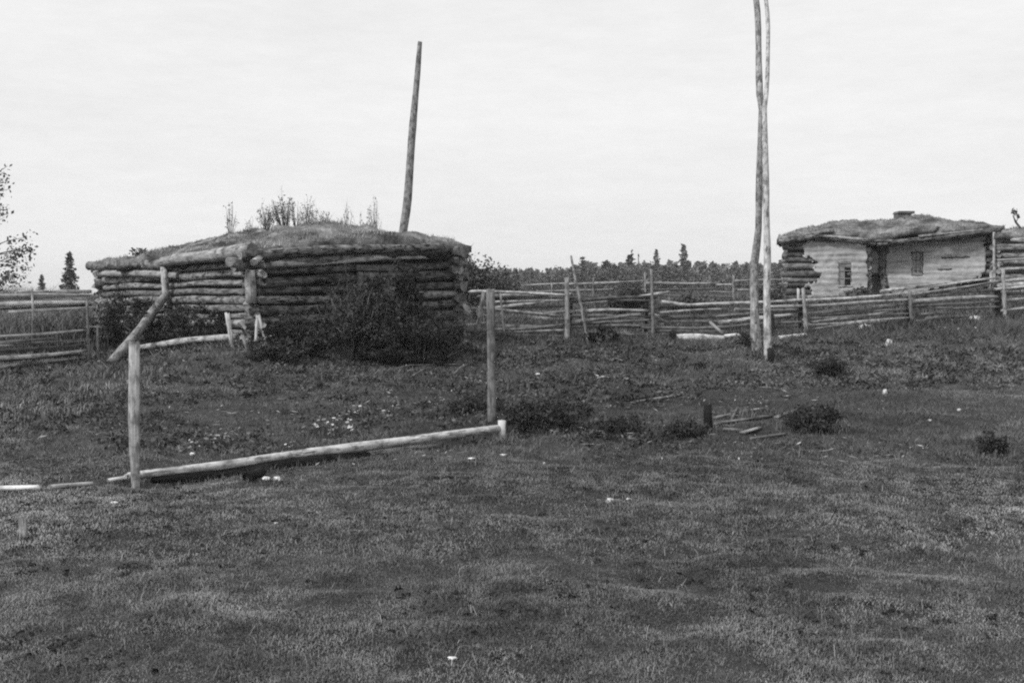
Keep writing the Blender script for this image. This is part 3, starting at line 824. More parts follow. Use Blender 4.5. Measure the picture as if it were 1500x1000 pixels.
rear_rails = [([(690, 421), (832, 415)], 3.5), ([(828, 417), (890, 414), (950, 411)], 3.5), ([(700, 430), (806, 427), (905, 423)], 4), ([(945, 415), (1052, 415)], 4), ([(1048, 417), (1078, 417)], 3.2),
              ([(1074, 411), (1144, 410)], 4), ([(1078, 425), (1144, 424)], 3.2), ([(1040, 428), (1076, 428)], 3.2), ([(940, 424), (1050, 423)], 3.2, 'rail_dark'), ([(1076, 418), (1144, 417)], 3.2, 'rail_dark'), ([(700, 437), (830, 437)], 3.2, 'rail_dark'), ([(840, 434), (950, 432), (1076, 435)], 3.2, 'rail_dark')]
rear_posts = [(755, 405, 756, 444, 3.5, 'rail_dark'), (808, 414, 808, 446, 3), (945, 399, 945, 447, 3.5), (1074, 403, 1075, 446, 4), (869, 408, 869, 448, 3, 'rail_dark')]
fence('pole_fence', 'low grey pole fence far behind, in front of the treeline', rear_rails, rear_posts, FD_REAR)

gate_rails = [([(-40, 495), (60, 489), (130, 483)], 4.5), ([(-40, 509), (60, 503), (130, 498)], 5), ([(-40, 527), (60, 520), (130, 513)], 7), ([(-40, 537), (50, 530), (126, 524)], 6), ([(-40, 548), (50, 541), (120, 533)], 6, 'plank'),
              ([(-40, 450), (60, 448), (134, 444)], 6), ([(10, 457), (75, 453), (138, 450)], 4.5), ([(24, 428), (80, 427.5), (133, 427)], 6, 'post'), ([(-30, 433), (60, 433), (131, 433)], 7, 'post'), ([(-30, 438), (60, 438.5), (131, 439)], 10, 'white_log'), ([(-40, 445), (70, 444), (132, 443)], 8, 'white_log'), ([(-40, 453), (132, 447)], 4, 'stump'),
              ([(-40, 516), (120, 506)], 5, 'rail_dark'), ([(-40, 531), (120, 519)], 5, 'stump'), ([(126, 479), (144, 479)], 3.5)]
fill(gate_rails, [(-30, 500, 546, 125, 490, 532)], 5, 9, 3, 6)
gate_posts = [(127, 438, 130, 520, 4.5), (143, 478, 144, 516, 4.5), (47, 426, 49, 470, 3.5, 'rail', -.17, 1), (48, 470, 49, 545, 4, 'rail_dark', .12)]
fence('rail_fence', 'short stretch of pole fence beside the low end of the log hut', gate_rails, gate_posts, FD_GATE, base='white_log')

# things lying along the main fence
single('bleached_log', 'fat white log lying at the foot of the rail fence', 'log', [at(990, 495, 29.9), at(1025, 494, 29.9), at(1061, 495, 29.95)], [.085, .10, .085], 'white_log', wob=.12)
single('hollow_log', 'black round log end beside the fat white log', 'log', [at(985, 492, 29.7), at(986, 489, 30.3)], [.10, .09], 'hide', wob=.1)
single('bleached_log', 'short white log just past the fat one by the fence', 'log', [at(1062, 493, 30), at(1084, 490, 30)], .05, 'white_log', wob=.12)
single('bleached_log', 'pale squared log by the fence beside the pale tall pole', 'log', [at(1140, 495, 30.2), at(1181, 492, 30.3)], .075, 'white_log', wob=.12)
single('brace', 'thick pale stick leaning on the bottom rail above the white log', 'stick', [at(1040, 472, 30.4), at(1059, 489, 30.1)], .045, 'rail')

# ------------------------------------------------------------------ bushes along and behind the fence
for k, (px, d, h, rx, nl, mat, lab) in enumerate([
        (884, 29.6, .45, .4, 1800, 'leaf', 'small black bush at the foot of the thick fence post'),
        (920, 37, .95, .75, 3200, 'leaf', 'dark bush between the two fences under the slanting rail'),
        (1010, 37, .75, .8, 2600, 'leaf_mid', 'low broad bush between the fences behind the bowed rail'),
        (1260, 40.8, .5, .45, 2400, 'leaf_mid', 'bush under the small paned window of the plastered house'),
        (690, 38.5, 2.1, .75, 4200, 'leaf_mid', 'tall leafy bush just past the far corner of the hut'),
        (1130, 38.0, .9, .5, 1800, 'leaf_mid', 'bush beside the unplastered corner of the house'),
        (735, 40, 1.5, .75, 1500, 'leaf_mid', 'thin pale tree-like bush behind the start of the fence')]):
    shrub('bush', lab, 'bush', gp(px, d), h, rx, rx, stems=12, nleaf=nl, ls=.06, mat=mat, seed=400 + k, tr=.02)

# low dark bushes in the meadow
for k, (px, py, h, rx, nl, lab) in enumerate([
        (805, 628, .42, .48, 3400, 'wide dark bush in the grass behind the low stub post'),
        (705, 607, .26, .42, 1900, 'low dark scrub around the foot of the thin gate post'),
        (1190, 630, .30, .42, 2800, 'dark bush beside the slanting pale plank'),
        (1452, 668, .24, .15, 1100, 'small round black bush alone in open grass'),
        (1217, 552, .36, .32, 1800, 'ragged dark bush between the tall poles and the fence'),
        (910, 637, .22, .28, 1000, 'low dark herbs between the wide bush and the charred post'),
        (1005, 640, .20, .25, 800, 'low herbs beside the charred post')]):
    shrub('bush', lab, 'bush', hit(px, py), h, rx, rx * .8, stems=34, nleaf=int(nl * 1.5), ls=.019, mat='leaf', seed=430 + k, tr=.004, tone=.85, gap=.3, aspect=2.8, spread=4.6, sgk=.7, rag=.35)

# ------------------------------------------------------------------ old gate posts and the long log
def post_thing(px, top, base, px0, w0, w1, d, lab, mat='post', flat=.45):
    b = at(px0, base, d); b.z = hz(b.x, b.y) - .1
    t = at(px, top, d)
    return single('gate_post', lab, 'post', [b, b.lerp(t, .5), t], [w0 * d / F / 2, w1 * d / F / 2 * 1.03, w1 * d / F / 2], mat, flat=flat, wob=.10, seg=10, rag=.02)
post_thing(197.5, 501, 706, 199, 11, 15.5, 10.45, 'stout pale gate post standing at the low end of the long log')
post_thing(717.5, 424, 626, 722, 12, 11.5, 14.9, 'thin dappled gate post standing behind the stub of the long log', 'pole')
def gz(px, py, d): return at(px, py, d)
lg = MB()
single('long_log', 'long peeled log lying between the gate posts', 'log', [at(186, 697, 10.75), at(300, 686, 11.45), at(440, 665, 12.3), at(600, 645, 13.3), at(736, 626, 14.25)], [.034, .050, .056, .050, .045], 'post', seg=12, wob=.045)
single('second_and_shade_log', 'darker second log tucked under the long peeled log', 'log', [at(430, 682, 12.35), at(520, 666, 12.85), at(640, 651, 13.6)], [.05, .055, .04], 'log_light', seg=10)
single('second_and_shade_log', 'black log shape added for the shade under the low end of the peeled log', 'log', [at(222, 702, 10.95), at(330, 694, 11.6), at(440, 678, 12.25), at(540, 666, 12.9)], [.035, .062, .066, .04], 'stump', seg=10)  # added black log, stands in for the dark contact shade below the peeled log
single('stub_post', 'white topped stub post at the raised end of the long log', 'post', [at(737, 652, 14.2), at(736, 616, 14.2)], [.040, .052], 'white_log', flat=.7, rag=.01)
single('stick', 'thin pale stick leaning from the grass to the stub post', 'stick', [at(700, 666, 13.6), at(728, 641, 14.1)], .013, 'rail', seg=6)
single('small_peg', 'tiny white-ended peg lying beside the stout gate post', 'peg', [at(159, 703, 10.6), at(186, 699, 10.75)], .018, 'white_log', seg=7)
# short dark block and chips under the log
single('log_block', 'black sawn log end lying against the long log', 'log', [hit(364, 707) + Vector((0, -.02, .045)), hit(376, 700) + Vector((.03, .1, .045))], [.052, .05], 'hide', seg=12)

def stone(px, py, w, lab, mat='stone', hgt=.6, name='stone', cat='stone', seed=0):
    p = hit(px, py)
    r = w * p.y / F / 2
    rnd = random.Random(seed + int(px * 7 + py))
    mb = MB()
    n, m = 9, 6
    top = len(mb.v)
    for i in range(m + 1):
        th = math.pi * i / m
        for j in range(n):
            a = 2 * math.pi * j / n
            k = 1 + .28 * math.sin(3 * a + rnd.random()) * math.sin(th) * rnd.random() + rnd.uniform(-.2, .2)
            mb.v.append(Vector((p.x + math.cos(a) * math.sin(th) * r * k, p.y + math.sin(a) * math.sin(th) * r * .8 * k, p.z + r * hgt * .45 + math.cos(th) * r * hgt * (k if 0 < i < m else 1))))
    for i in range(m):
        for j in range(n):
            j2 = (j + 1) % n
            mb.face((i * n + j, (i + 1) * n + j, (i + 1) * n + j2, i * n + j2), smooth=False)
    o = mb.build(name, M[mat])
    return tag(o, lab, cat)
for a in [(893, 737, 12, 'bright white stone alone in the middle of the open grass', 'stone', .9), (921, 733, 9, 'small grey stone just beside the bright white stone', 'stone', .6),
          (691, 673, 11, 'flat pale chip below the leaning stick', 'stone', .4), (737, 667, 10, 'flat pale chip in front of the stub post', 'stone', .3), (797, 680, 6, 'tiny pale pebble past the stub post', 'stone', .7),
          (1296, 578, 9, 'white upright pebble on the grassy rise', 'stone', 1.2), (1303, 507, 11, 'white knobbly stone near the foot of the fence', 'stone', 1.3),
          (406, 705, 17, 'pale stone lying beside the black sawn log end', 'stone', .6), (390, 703, 12, 'grey stone between the log end and the pale stone', 'stone', .6),
          (1262, 486, 26, 'large pale boulder under the bottom rail of the fence', 'stone', .7), (1238, 489, 16, 'small pale boulder next to the large one by the fence', 'stone', .6),
          (1425, 470, 34, 'long pale slab of rock at the foot of the fence', 'stone', .35), (1395, 473, 22, 'low pale rock at the end of the long slab', 'stone', .4),
          (433, 793, 10, 'small dark stone in the open grass', 'stone_dark', .8), (404, 769, 8, 'tiny pale pebble in the open grass', 'stone', .6),
          (662, 967, 14, 'flat pale chip lying nearest the camera', 'stone', .35), (1405, 602, 6, 'pale pebble on the rise above the round black bush', 'stone', .7),
          (788, 550, 8, 'pale pebble in the grass before the fence corner', 'stone', .6), (1362, 617, 6, 'pale pebble downhill of the paler one on the rise', 'stone', .6), (282, 666, 8, 'pale pebble behind the long log near the stout post', 'stone', .6),
          (168, 738, 12, 'flat stone in the bare patch below the stout gate post', 'stone', .35)]:
    stone(a[0], a[1], a[2], a[3], a[4], a[5])

# pale boards and a peg in the corner by the gate
def board(name, label, a, b, w, t, mat='white_log', cat='board', lift=.02):
    p0, p1 = hit(*a), hit(*b)
    mb = MB(); n = 5
    pts = [p0.lerp(p1, k / n) for k in range(n + 1)]
    mb.tube([q + Vector((0, 0, lift)) for q in pts], w / 2, 8, .07, rag=.02, flat=t / w)
    return tag(mb.build(name, [M[mat], M['end']]), label, cat)
board('board', 'white board lying in the grass, cut off by the photo edge', (-60, 723), (58, 719), .07, .05, lift=.03)
board('board', 'white board with a ragged tip lying near the stout gate post', (72, 718), (134, 714), .06, .045, lift=.03)
q = hit(36, 790)
single('peg', 'short white peg sticking up out of the grass', 'peg', [q + Vector((0, 0, -.05)), q + Vector((-.005, 0, .155))], [.03, .036], 'rail', flat=.6)

# charred post and broken planks in the middle
q = hit(1038, 632)
single('charred_post', 'short charred post standing among broken planks', 'post', [q + Vector((0, 0, -.1)), q + Vector((-.008, .01, .33))], [.062, .058], 'hide', wob=.08)
for nm, lab, a, b, w, m_ in [('plank', 'long grey plank slanting away behind the charred post', (1046, 614), (1096, 604), .09, 'log'), ('plank', 'bent grey plank touching the tip of the long one', (1090, 604), (1122, 600), .08, 'plank'),
                             ('plank', 'pale plank slanting up in front of the dark bush', (1138, 612), (1167, 602), .08, 'log'), ('plank', 'short pale plank in the grass in front of the charred post', (1086, 637), (1112, 629), .08, 'plank'),
                             ('plank', 'thin plank end beside the low herbs and the charred post', (996, 631), (1030, 628), .06, 'plank'), ('plank', 'half buried plank beneath the long grey one', (1060, 630), (1090, 632), .10, 'plank'),
                             ('plank', 'dark rotten plank running low past the charred post towards the pale weeds', (1048, 622), (1130, 610), .09, 'log_dark'), ('plank', 'grey splinter across the two broken plank ends', (1072, 616), (1080, 600), .04, 'plank'),
                             ('plank', 'dark plank half sunk between the charred post and the low herbs', (975, 636), (1022, 622), .08, 'log_dark'), ('plank', 'grey plank end poking from the dark bush by the slanting plank', (1165, 618), (1190, 612), .07, 'plank'),
                             ('plank', 'thin grey lath lying flat below the broken planks', (1100, 645), (1150, 638), .04, 'plank'), ('plank', 'old grey rail sunk in weeds far behind the charred post', (925, 592), (985, 582), .06, 'plank')]:
    board(nm, lab, a, b, w, .035, m_, 'plank', .02)
for lab, pts in [('long bare branch lying on the grass below the big bush', [(568, 547), (600, 541), (640, 538), (676, 539)]), ('forked bare branch slanting across the grass below the bush', [(602, 556), (622, 546), (640, 540)]),
                 ('short bare branch nearest the thin gate post', [(664, 552), (676, 543), (690, 536)])]:
    P = [hit(*p) + Vector((0, 0, .05 + .03 * (i % 2))) for i, p in enumerate(pts)]
    single('branch', lab, 'branch', P, [.013] * (len(P) - 1) + [.006], 'plank', seg=6)
single('twig', 'curved pale twig lying in the open grass past the white stone', 'twig', [hit(1022, 716) + Vector((0, 0, .04)), hit(1032, 721) + Vector((0, 0, .05)), hit(1044, 727) + Vector((0, 0, .01))], .006, 'twig_pale', seg=5)

# ------------------------------------------------------------------ pale-leaved weeds
def weed(px, py, r_px, n, lab, hh=.16, size=.05, seed=0, cat='weed'):
    b = hit(px, py); r = r_px * b.y / F
    nr = np.random.default_rng(seed + 900); rnd = random.Random(seed)
    root = empty('pale_weed', b, lab, cat, 'pale leaved weeds behind the long log')
    mb = MB()
    C = []
    for k in range(n):
        a = rnd.uniform(0, 6.28); q = math.sqrt(rnd.random())
        p = Vector((b.x + math.cos(a) * r * q, b.y + math.sin(a) * r * q * 1.3, 0)); g = hz(p.x, p.y)
        t = Vector((p.x + rnd.uniform(-.03, .03), p.y + rnd.uniform(-.03, .03), g + hh * rnd.uniform(.4, 1.1)))
        mb = MB(); mb.tube([Vector((p.x, p.y, g - .02)), t], [.006, .004], 4, .02); mb.build('stem', M['twig'], root)
        C.append(tuple(t))
        C.append((t.x + rnd.uniform(-.05, .05), t.y + rnd.uniform(-.05, .05), t.z - rnd.uniform(0, .05)))
    C = np.array(C); m = len(C)
    # broad leaves lying nearly flat
    V, T, tn = leaf_cloud(C, size * nr.uniform(.4, 1.0, m), nr.uniform(.2, 1.0, m), 1.3)
    V[:, 2] = np.repeat(C[:, 2], 4) + (V[:, 2] - np.repeat(C[:, 2], 4)) * .45
    mesh_np('leaves', V, T, tn, M['leaf_pale'], root, loops=4)
for k, a in enumerate([(485, 640, 34, 34, 'widest patch of pale weeds behind the middle of the long log', .20, .075), (505, 612, 24, 16, 'pale weeds round a dark tuft behind the widest patch', .20, .05),
                       (322, 655, 16, 14, 'bright white weed clump behind the thick part of the log', .14, .06), (283, 660, 12, 8, 'small white weed clump nearest the stout post', .10, .05),
                       (420, 660, 8, 5, 'little pale weed touching the top of the long log', .10, .06), (565, 612, 14, 9, 'scattered pale weeds beyond the pale patch', .16, .045),
                       (636, 592, 16, 7, 'pale weeds short of the thin gate post', .14, .045), (418, 608, 6, 5, 'single tall pale weed standing in grass', .26, .035), (886, 560, 18, 14, 'pale weeds in open grass in front of the fence', .20, .06),
                       (565, 580, 10, 6, 'faint pale weeds below the fallen branches', .12, .045), (1110, 600, 16, 9, 'pale weeds growing behind the broken planks', .14, .05), (1415, 490, 16, 10, 'pale weeds on the bank below the long rock slab', .2, .08),
                       (1372, 490, 14, 8, 'pale weeds on the bank below the fence corner', .2, .07)]):
    weed(*a, seed=k)

# ------------------------------------------------------------------ plastered house
house = empty('plastered_house', (HOUSE_A.x, HOUSE_A.y, hz(HOUSE_A.x, HOUSE_A.y)), 'low clay plastered log house with a humped sod roof and small chimney', 'house')
def V2(px, d): return Vector((at(px, 430, d).x, d, 0))
A_, B_ = V2(1150, 42.5), V2(1272, DH(1272) + .15)
A2, B2 = A_ + Vector((1.1, 4.5, 0)), B_ + Vector((.25, .8, 0))
C_, D_ = V2(1298, DH(1298) + .75), V2(1453, DH(1453) + .2)
C2, D2 = C_ + Vector((0.1, .3, 0)), D_ + Vector((1.1, 4.2, 0))
hzb = lambda p: hz(p.x, p.y) - .15
def zz(px, py, d): return at(px, py, d).z
tA, tB, tC, tD = zz(1150, 352, A_.y), zz(1272, 352, B_.y), zz(1298, 354, C_.y), zz(1453, 337, D_.y)
HM = [M['log_dark'], M['end'], M['core']]
IN = Vector((0, 1, 0))
log_wall('front_wall', A_, hzb(A_), tA, B_, hzb(B_), tB, 11, (.12, .05), [M['log_mid'], M['end'], M['core']], house, 21, IN)
log_wall('end_wall', A_, hzb(A_) + .1, tA - .06, A2, hzb(A2) + .1, tA, 11, (.1, .1), HM, house, 22, Vector((1, 0, 0)))
log_wall('porch_wall', B_, hzb(B_) + .1, tB - .06, B2, hzb(B2) + .1, tB, 10, (.05, .05), HM, house, 23, Vector((-1, 0, 0)))
log_wall('front_wall', C_, hzb(C_), tC, D_, hzb(D_), tD, 11, (.05, .14), [M['log_mid'], M['end'], M['core']], house, 24, IN)
log_wall('end_wall', D_, hzb(D_) + .1, tD - .06, D2, hzb(D2) + .1, tD, 10, (.14, .1), HM, house, 25, Vector((-1, 0, 0)))
log_wall('porch_wall', C_, hzb(C_) + .1, tC - .06, C2, hzb(C2) + .1, tC, 10, (.05, .05), HM, house, 27, Vector((1, 0, 0)))
log_wall('porch_back_wall', V2(1270, DH(1270) + .95), hzb(B2), tB - .1, V2(1302, DH(1302) + .95), hzb(C2), tC - .1, 10, (.0, .0), HM, house, 26, IN)
log_wall('back_wall', A2, hzb(A2), tA, D2, hzb(D2), tD, 10, (.1, .1), HM, house, 28, Vector((0, -1, 0)))

def plaster(name, p0, p1, off, outline, parent, holes=(), thick=.05, n=54, m=46, seed=0, mat='plaster'):
    """thin clay coat over a wall: grid in (px, py) with ragged outline, real thickness"""
    d0, d1, x0, x1 = p0.y, p1.y, p0.x, p1.x
    mb = MB()
    xs = [o[0] for o in outline]; ys = [o[1] for o in outline]
    X0, X1, Y0, Y1 = min(xs), max(xs), min(ys), max(ys)
    def inside(x, y):
        c = False; k = len(outline)
        for i in range(k):
            a, b = outline[i], outline[(i + 1) % k]
            if (a[1] > y) != (b[1] > y) and x < (b[0] - a[0]) * (y - a[1]) / (b[1] - a[1]) + a[0]: c = not c
        return c
    def world(px, py):
        # intersection of the view ray with the wall plane, pulled out by off
        r = ray(px, py); nrm = Vector((-(d1 - d0), x1 - x0, 0)).normalized()
        o_ = Vector((x0, d0, 0)) - nrm * off
        t = (o_ - CAM).dot(nrm) / r.dot(nrm)
        return CAM + r * t, nrm
    idx = {}
    def vert(i, j, back):
        k = (i, j, back)
        if k not in idx:
            px = X0 + (X1 - X0) * i / n; py = Y0 + (Y1 - Y0) * j / m
            h1 = float(vnoise(px, py, 3.1, 80 + seed)) - .5; h2 = float(vnoise(px, py, 3.1, 90 + seed)) - .5
            p, nr_ = world(px + h1 * 2.6, py + h2 * 2.6)
            if not back: p = p - nr_ * (.035 * float(vnoise(px, py, 6, 95 + seed)) + .013 * math.sin(py * 6.283 / 8.6))
            else: p = p + nr_ * thick
            idx[k] = len(mb.v); mb.v.append(p)
        return idx[k]
    cell = {}
    for i in range(n):
        for j in range(m):
            cx = X0 + (X1 - X0) * (i + .5) / n; cy = Y0 + (Y1 - Y0) * (j + .5) / m
            jx = (float(vnoise(cx, cy, 5, 97 + seed)) - .5) * 9; jy = (float(vnoise(cx, cy, 4, 98 + seed)) - .5) * 7
            if inside(cx + jx, cy + jy) and not any(h[0] < cx < h[2] and h[1] < cy < h[3] for h in holes): cell[(i, j)] = 1
    for (i, j) in cell:
        mb.face((vert(i, j, 0), vert(i, j + 1, 0), vert(i + 1, j + 1, 0), vert(i + 1, j, 0)))
        for (di, dj, a, b) in ((-1, 0, (i, j), (i, j + 1)), (1, 0, (i + 1, j + 1), (i + 1, j)), (0, -1, (i + 1, j), (i, j)), (0, 1, (i, j + 1), (i + 1, j + 1))):
            if (i + di, j + dj) not in cell:
                mb.face((vert(*a, 0), vert(*a, 1), vert(*b, 1), vert(*b, 0)), smooth=False)
    return mb.build(name, M[mat], parent)
plaster('plaster', A_, B_, .13, [(1178, 360), (1185, 353), (1215, 349), (1250, 352), (1271, 358), (1271, 420), (1258, 436), (1215, 446), (1175, 452), (1190, 425), (1172, 419), (1196, 414), (1202, 400), (1188, 391), (1196, 384), (1178, 375)], house,
        holes=[(1228, 384, 1248, 421)], seed=1)
plaster('plaster', C_, D_, .13, [(1299, 360), (1330, 355), (1400, 348), (1444, 345), (1444, 402), (1420, 412), (1380, 420), (1335, 436), (1302, 430), (1298, 400)], house,
        holes=[(1336, 369, 1351, 404), (1380, 376, 1422, 379), (1374, 394, 1394, 396), (1392, 386, 1418, 387.5)], seed=2)
plaster('plaster', V2(1270, DH(1270) + .95), V2(1302, DH(1302) + .95), .14, [(1273, 368), (1282, 362), (1288, 372), (1288, 388), (1284, 398), (1274, 400)], house, n=10, m=16, seed=3)

def window(px0, py0, px1, py1, p0, p1, cols, rows, parent, mats, split=.5):
    nrm = Vector((-(p1.y - p0.y), p1.x - p0.x, 0)).normalized()
    def W(px, py, off):
        r = ray(px, py); o_ = Vector((p0.x, p0.y, 0)) - nrm * off
        return CAM + r * ((o_ - CAM).dot(nrm) / r.dot(nrm))
    fr = MB(); t = .03
    for a, b in (((px0, py0), (px0, py1)), ((px1, py0), (px1, py1))):
        fr.plank(W(*a, .12), W(*b, .12), t, .05, Vector((1, 0, 0)))
    fr.plank(W(px0 + 1, py0, .122), W(px1 - 1, py0, .122), t, .05); fr.plank(W(px0 - 1.5, py1, .135), W(px1 + 1.5, py1, .135), .06, .09)
    for c in range(1, cols):
        x = px0 + (px1 - px0) * split; fr.plank(W(x, py0 + 1, .116), W(x, py1 - 1, .116), .022, .03, Vector((1, 0, 0)))
    for r_ in range(1, rows):
        y = py0 + (py1 - py0) * r_ / rows; fr.plank(W(px0 + 1, y, .118), W(px1 - 1, y, .118), .024, .03)
    w = fr.build('window', M['window_wood'], parent)
    for c in range(cols):
        for r_ in range(rows):
            xs_ = (px0, px0 + (px1 - px0) * split, px1); xa, xb = xs_[c], xs_[c + 1]
            ya, yb = py0 + (py1 - py0) * r_ / rows, py0 + (py1 - py0) * (r_ + 1) / rows
            g = MB(); m_ = mats[c % len(mats)]
            g.plank(W((xa + xb) / 2, ya, .10), W((xa + xb) / 2, yb, .10), abs(W(xb, ya, .1).x - W(xa, ya, .1).x), .012, Vector((1, 0, 0)))
            g.build('pane', M[m_], w)
window(1229, 385, 1247, 419, A_, B_, 2, 3, house, ['glass_dim', 'glass'], .42)
window(1337, 370, 1350, 402, C_, D_, 2, 3, house, ['glass_dim', 'glass_dim'])
# dark hollow where clay fell away
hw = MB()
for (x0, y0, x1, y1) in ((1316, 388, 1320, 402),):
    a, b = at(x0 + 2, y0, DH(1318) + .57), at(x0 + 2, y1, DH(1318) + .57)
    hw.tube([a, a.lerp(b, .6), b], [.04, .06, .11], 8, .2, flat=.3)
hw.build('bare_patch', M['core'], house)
# door in the recess
dm = MB()
for k in range(4):
    x = 1279 + k * 5
    dm.plank(Vector((V2(x, 42.6).x, 42.70, hz(14, 43.7) - .1)), Vector((V2(x, 42.6).x, 42.70, zz(1285, 406, 42.7))), .125, .04, Vector((1, 0, 0)))
dm.build('door', M['log_dark'], house, .004)
jm = MB()
jm.tube([at(1293, 445, 42.6), at(1293, 352, 42.6)], [.14, .12], 9, .1); jm.build('porch_post', [M['log_dark'], M['end']], house)

RU = (HOUSE_D - HOUSE_A).normalized(); RV = Vector((.235, .972, 0)).normalized()
RLX = (HOUSE_D - HOUSE_A).length
hroof, HG = mound('sod_roof', HOUSE_A, RU, RV, RLX, 4.8, (tA + .06, tD + .06, tA + .1, tD + .08), 0.22, .56, .10, 1.9, .16, house, nseg=60, seed=9, hump=.5, sag=lambda s: -.16 * np.exp(-((s - .47) / .13) ** 2))
turf(hroof, HG, 14000, .05, 12, wid=.03, tone=1.8)
for (a, b, w, m_, o_) in (((1141, 354), (1200, 344), .10, 'log_dark', -.30), ((1146, 349), (1222, 338), .07, 'log', -.28), ((1190, 344), (1268, 351), .06, 'log', -.25), ((1215, 348), (1282, 357), .06, 'log', -.2),
                    ((1285, 357), (1376, 348), .09, 'log_dark', -.2), ((1370, 349), (1464, 337), .10, 'log_dark', -.25), ((1345, 346), (1440, 337), .045, 'log', -.28), ((1262, 352), (1330, 354), .07, 'log_dark', -.24)):
    part_tube('eave_log', [at(*a, DH(a[0]) + o_), at(*b, DH(b[0]) + o_)], w, m_, house, seg=8)
ch = MB()
cp = at(1322, 331, 43.9)
zr = roof_z(cp.x, cp.y, HG)
zc0 = zr - .3; zc1 = zr + .17
def box(mb, c, sx, sy, z0, z1, mi=0, tw=0):
    mb.hexa([(c.x - sx, c.y - sy, z0), (c.x + sx, c.y - sy, z0), (c.x + sx, c.y + sy, z0), (c.x - sx, c.y + sy, z0),
             (c.x - sx + tw, c.y - sy, z1), (c.x + sx, c.y - sy, z1), (c.x + sx, c.y + sy, z1), (c.x - sx + tw, c.y + sy, z1)], mi)
box(ch, cp, .27, .25, zc0, zc1)
cho = ch.build('chimney', M['brick'], house, .03)
cc = MB(); box(cc, cp + Vector((.03, 0, 0)), .33, .30, zc1 + .002, zc1 + .10, 0, .06); cc.build('chimney_cap', M['brick'], cho, .02)

# ------------------------------------------------------------------ log barn at the photo's edge
E0, E1 = V2(1461, 40.6), V2(1590, 39.6)
barn = empty('log_barn', (E0.x, E0.y, hz(E0.x, E0.y)), 'dark log barn with pale chinks beside the plastered house', 'barn')
tE0, tE1 = zz(1461, 345, 40.6), zz(1590, 348, 39.6)
EI = Vector((.3, .955, 0)).normalized()
E2, E3 = E0 + EI * 4, E1 + EI * 4
log_wall('front_wall', E0, hzb(E0), tE0, E1, hzb(E1), tE1, 9, (.2, .2), [M['log'], M['end'], M['chink']], barn, 31, EI)
log_wall('end_wall', E0, hzb(E0) + .1, tE0 - .07, E2, hzb(E2) + .1, tE0, 9, (.2, .1), [M['log_dark'], M['end'], M['chink']], barn, 32, Vector((1, 0, 0)))
log_wall('end_wall', E1, hzb(E1) + .1, tE1 - .07, E3, hzb(E3) + .1, tE1, 9, (.2, .1), [M['log_dark'], M['end'], M['chink']], barn, 33, Vector((-1, 0, 0)))
log_wall('back_wall', E2, hzb(E2), tE0, E3, hzb(E3), tE1, 9, (.1, .1), [M['log_dark'], M['end'], M['chink']], barn, 34, -EI)
broof, BG = mound('sod_roof', E0, (E1 - E0).normalized(), EI, (E1 - E0).length, 4, (tE0 + .0, tE1 + .0, tE0 + .05, tE1 + .05), .15, .2, .3, 2.2, .12, barn, nseg=30, seed=15)
turf(broof, BG, 4000, .07, 16, wid=.03)
part_tube('corner_board', [at(1456, 340, 40.45), at(1457, 420, 40.45)], [.05, .05], 'rail', barn, flat=.5)
part_tube('wall_board', [at(1461, 381, 40.35), at(1530, 377, 39.8)], [.05, .05], 'rail', barn, flat=.8)
part_tube('wall_board', [at(1465, 395, 40.35), at(1530, 391, 39.8)], [.05, .05], 'rail', barn, flat=.8)
# curved sapling above the barn
sb = at(1503, 350, 42.0)
root = empty('crooked_sapling', sb, 'crooked sapling with few leaves curving up over the barn roof', 'sapling')
mb = MB(); mb.tube([sb, at(1496, 336, 42.0), at(1488, 326, 42.0), at(1484, 316, 42.0)], [.06, .05, .04, .02], 6, .05)
mb.tube([at(1488, 326, 42.0), at(1492, 318, 42.0)], [.02, .01], 5, .05)
mb.build('trunk', M['twig'], root)
C = np.array([tuple(at(1485 + random.gauss(0, 2.2), 312 + random.gauss(0, 3.0), 42.0)) for _ in range(26)] + [tuple(at(1491 + random.gauss(0, 1.5), 317 + random.gauss(0, 2.2), 42.0)) for _ in range(16)])
V_, T_, tn = leaf_cloud(C, np.full(len(C), .07), np.ones(len(C)))
mesh_np('leaves', V_, T_, tn, M['leaf_mid'], root, loops=4)

# ------------------------------------------------------------------ trees
def conifer_parts(h, r, seed, sparse=0.0, top=.12):
    nr = np.random.default_rng(seed)
    mb = MB(); mb.tube([(0, 0, -.3), (0, 0, h * .5), (0, 0, h * .985)], [h * .018, h * .011, .012], 6, .04)
    C, tn = [], []
    lv = int(h * 3.2)
    for k in range(lv):
        f = top + (1 - top) * k / lv
        z = h * f
        rr = r * (1 - f) ** .85 * nr.uniform(.65, 1.15) + .05
        nb = int(nr.integers(5, 9))
        a0 = nr.uniform(0, 6.28)
        for b in range(nb):
            if nr.random() < sparse: continue
            a = a0 + 6.283 * b / nb + nr.uniform(-.2, .2); L = rr * nr.uniform(.6, 1.1)
            m = max(3, int(L * 14)); t = nr.uniform(.1, 1, m)
            C.append(np.c_[np.cos(a) * L * t, np.sin(a) * L * t, z - L * .28 * t + nr.normal(0, .05, m)]); tn.append(np.full(m, nr.uniform(.6, 1.4)))
    C = np.concatenate(C); tn = np.concatenate(tn)
    C += nr.normal(0, .07, C.shape)
    return mb, C, tn * nr.uniform(.7, 1.3, len(tn)), .24
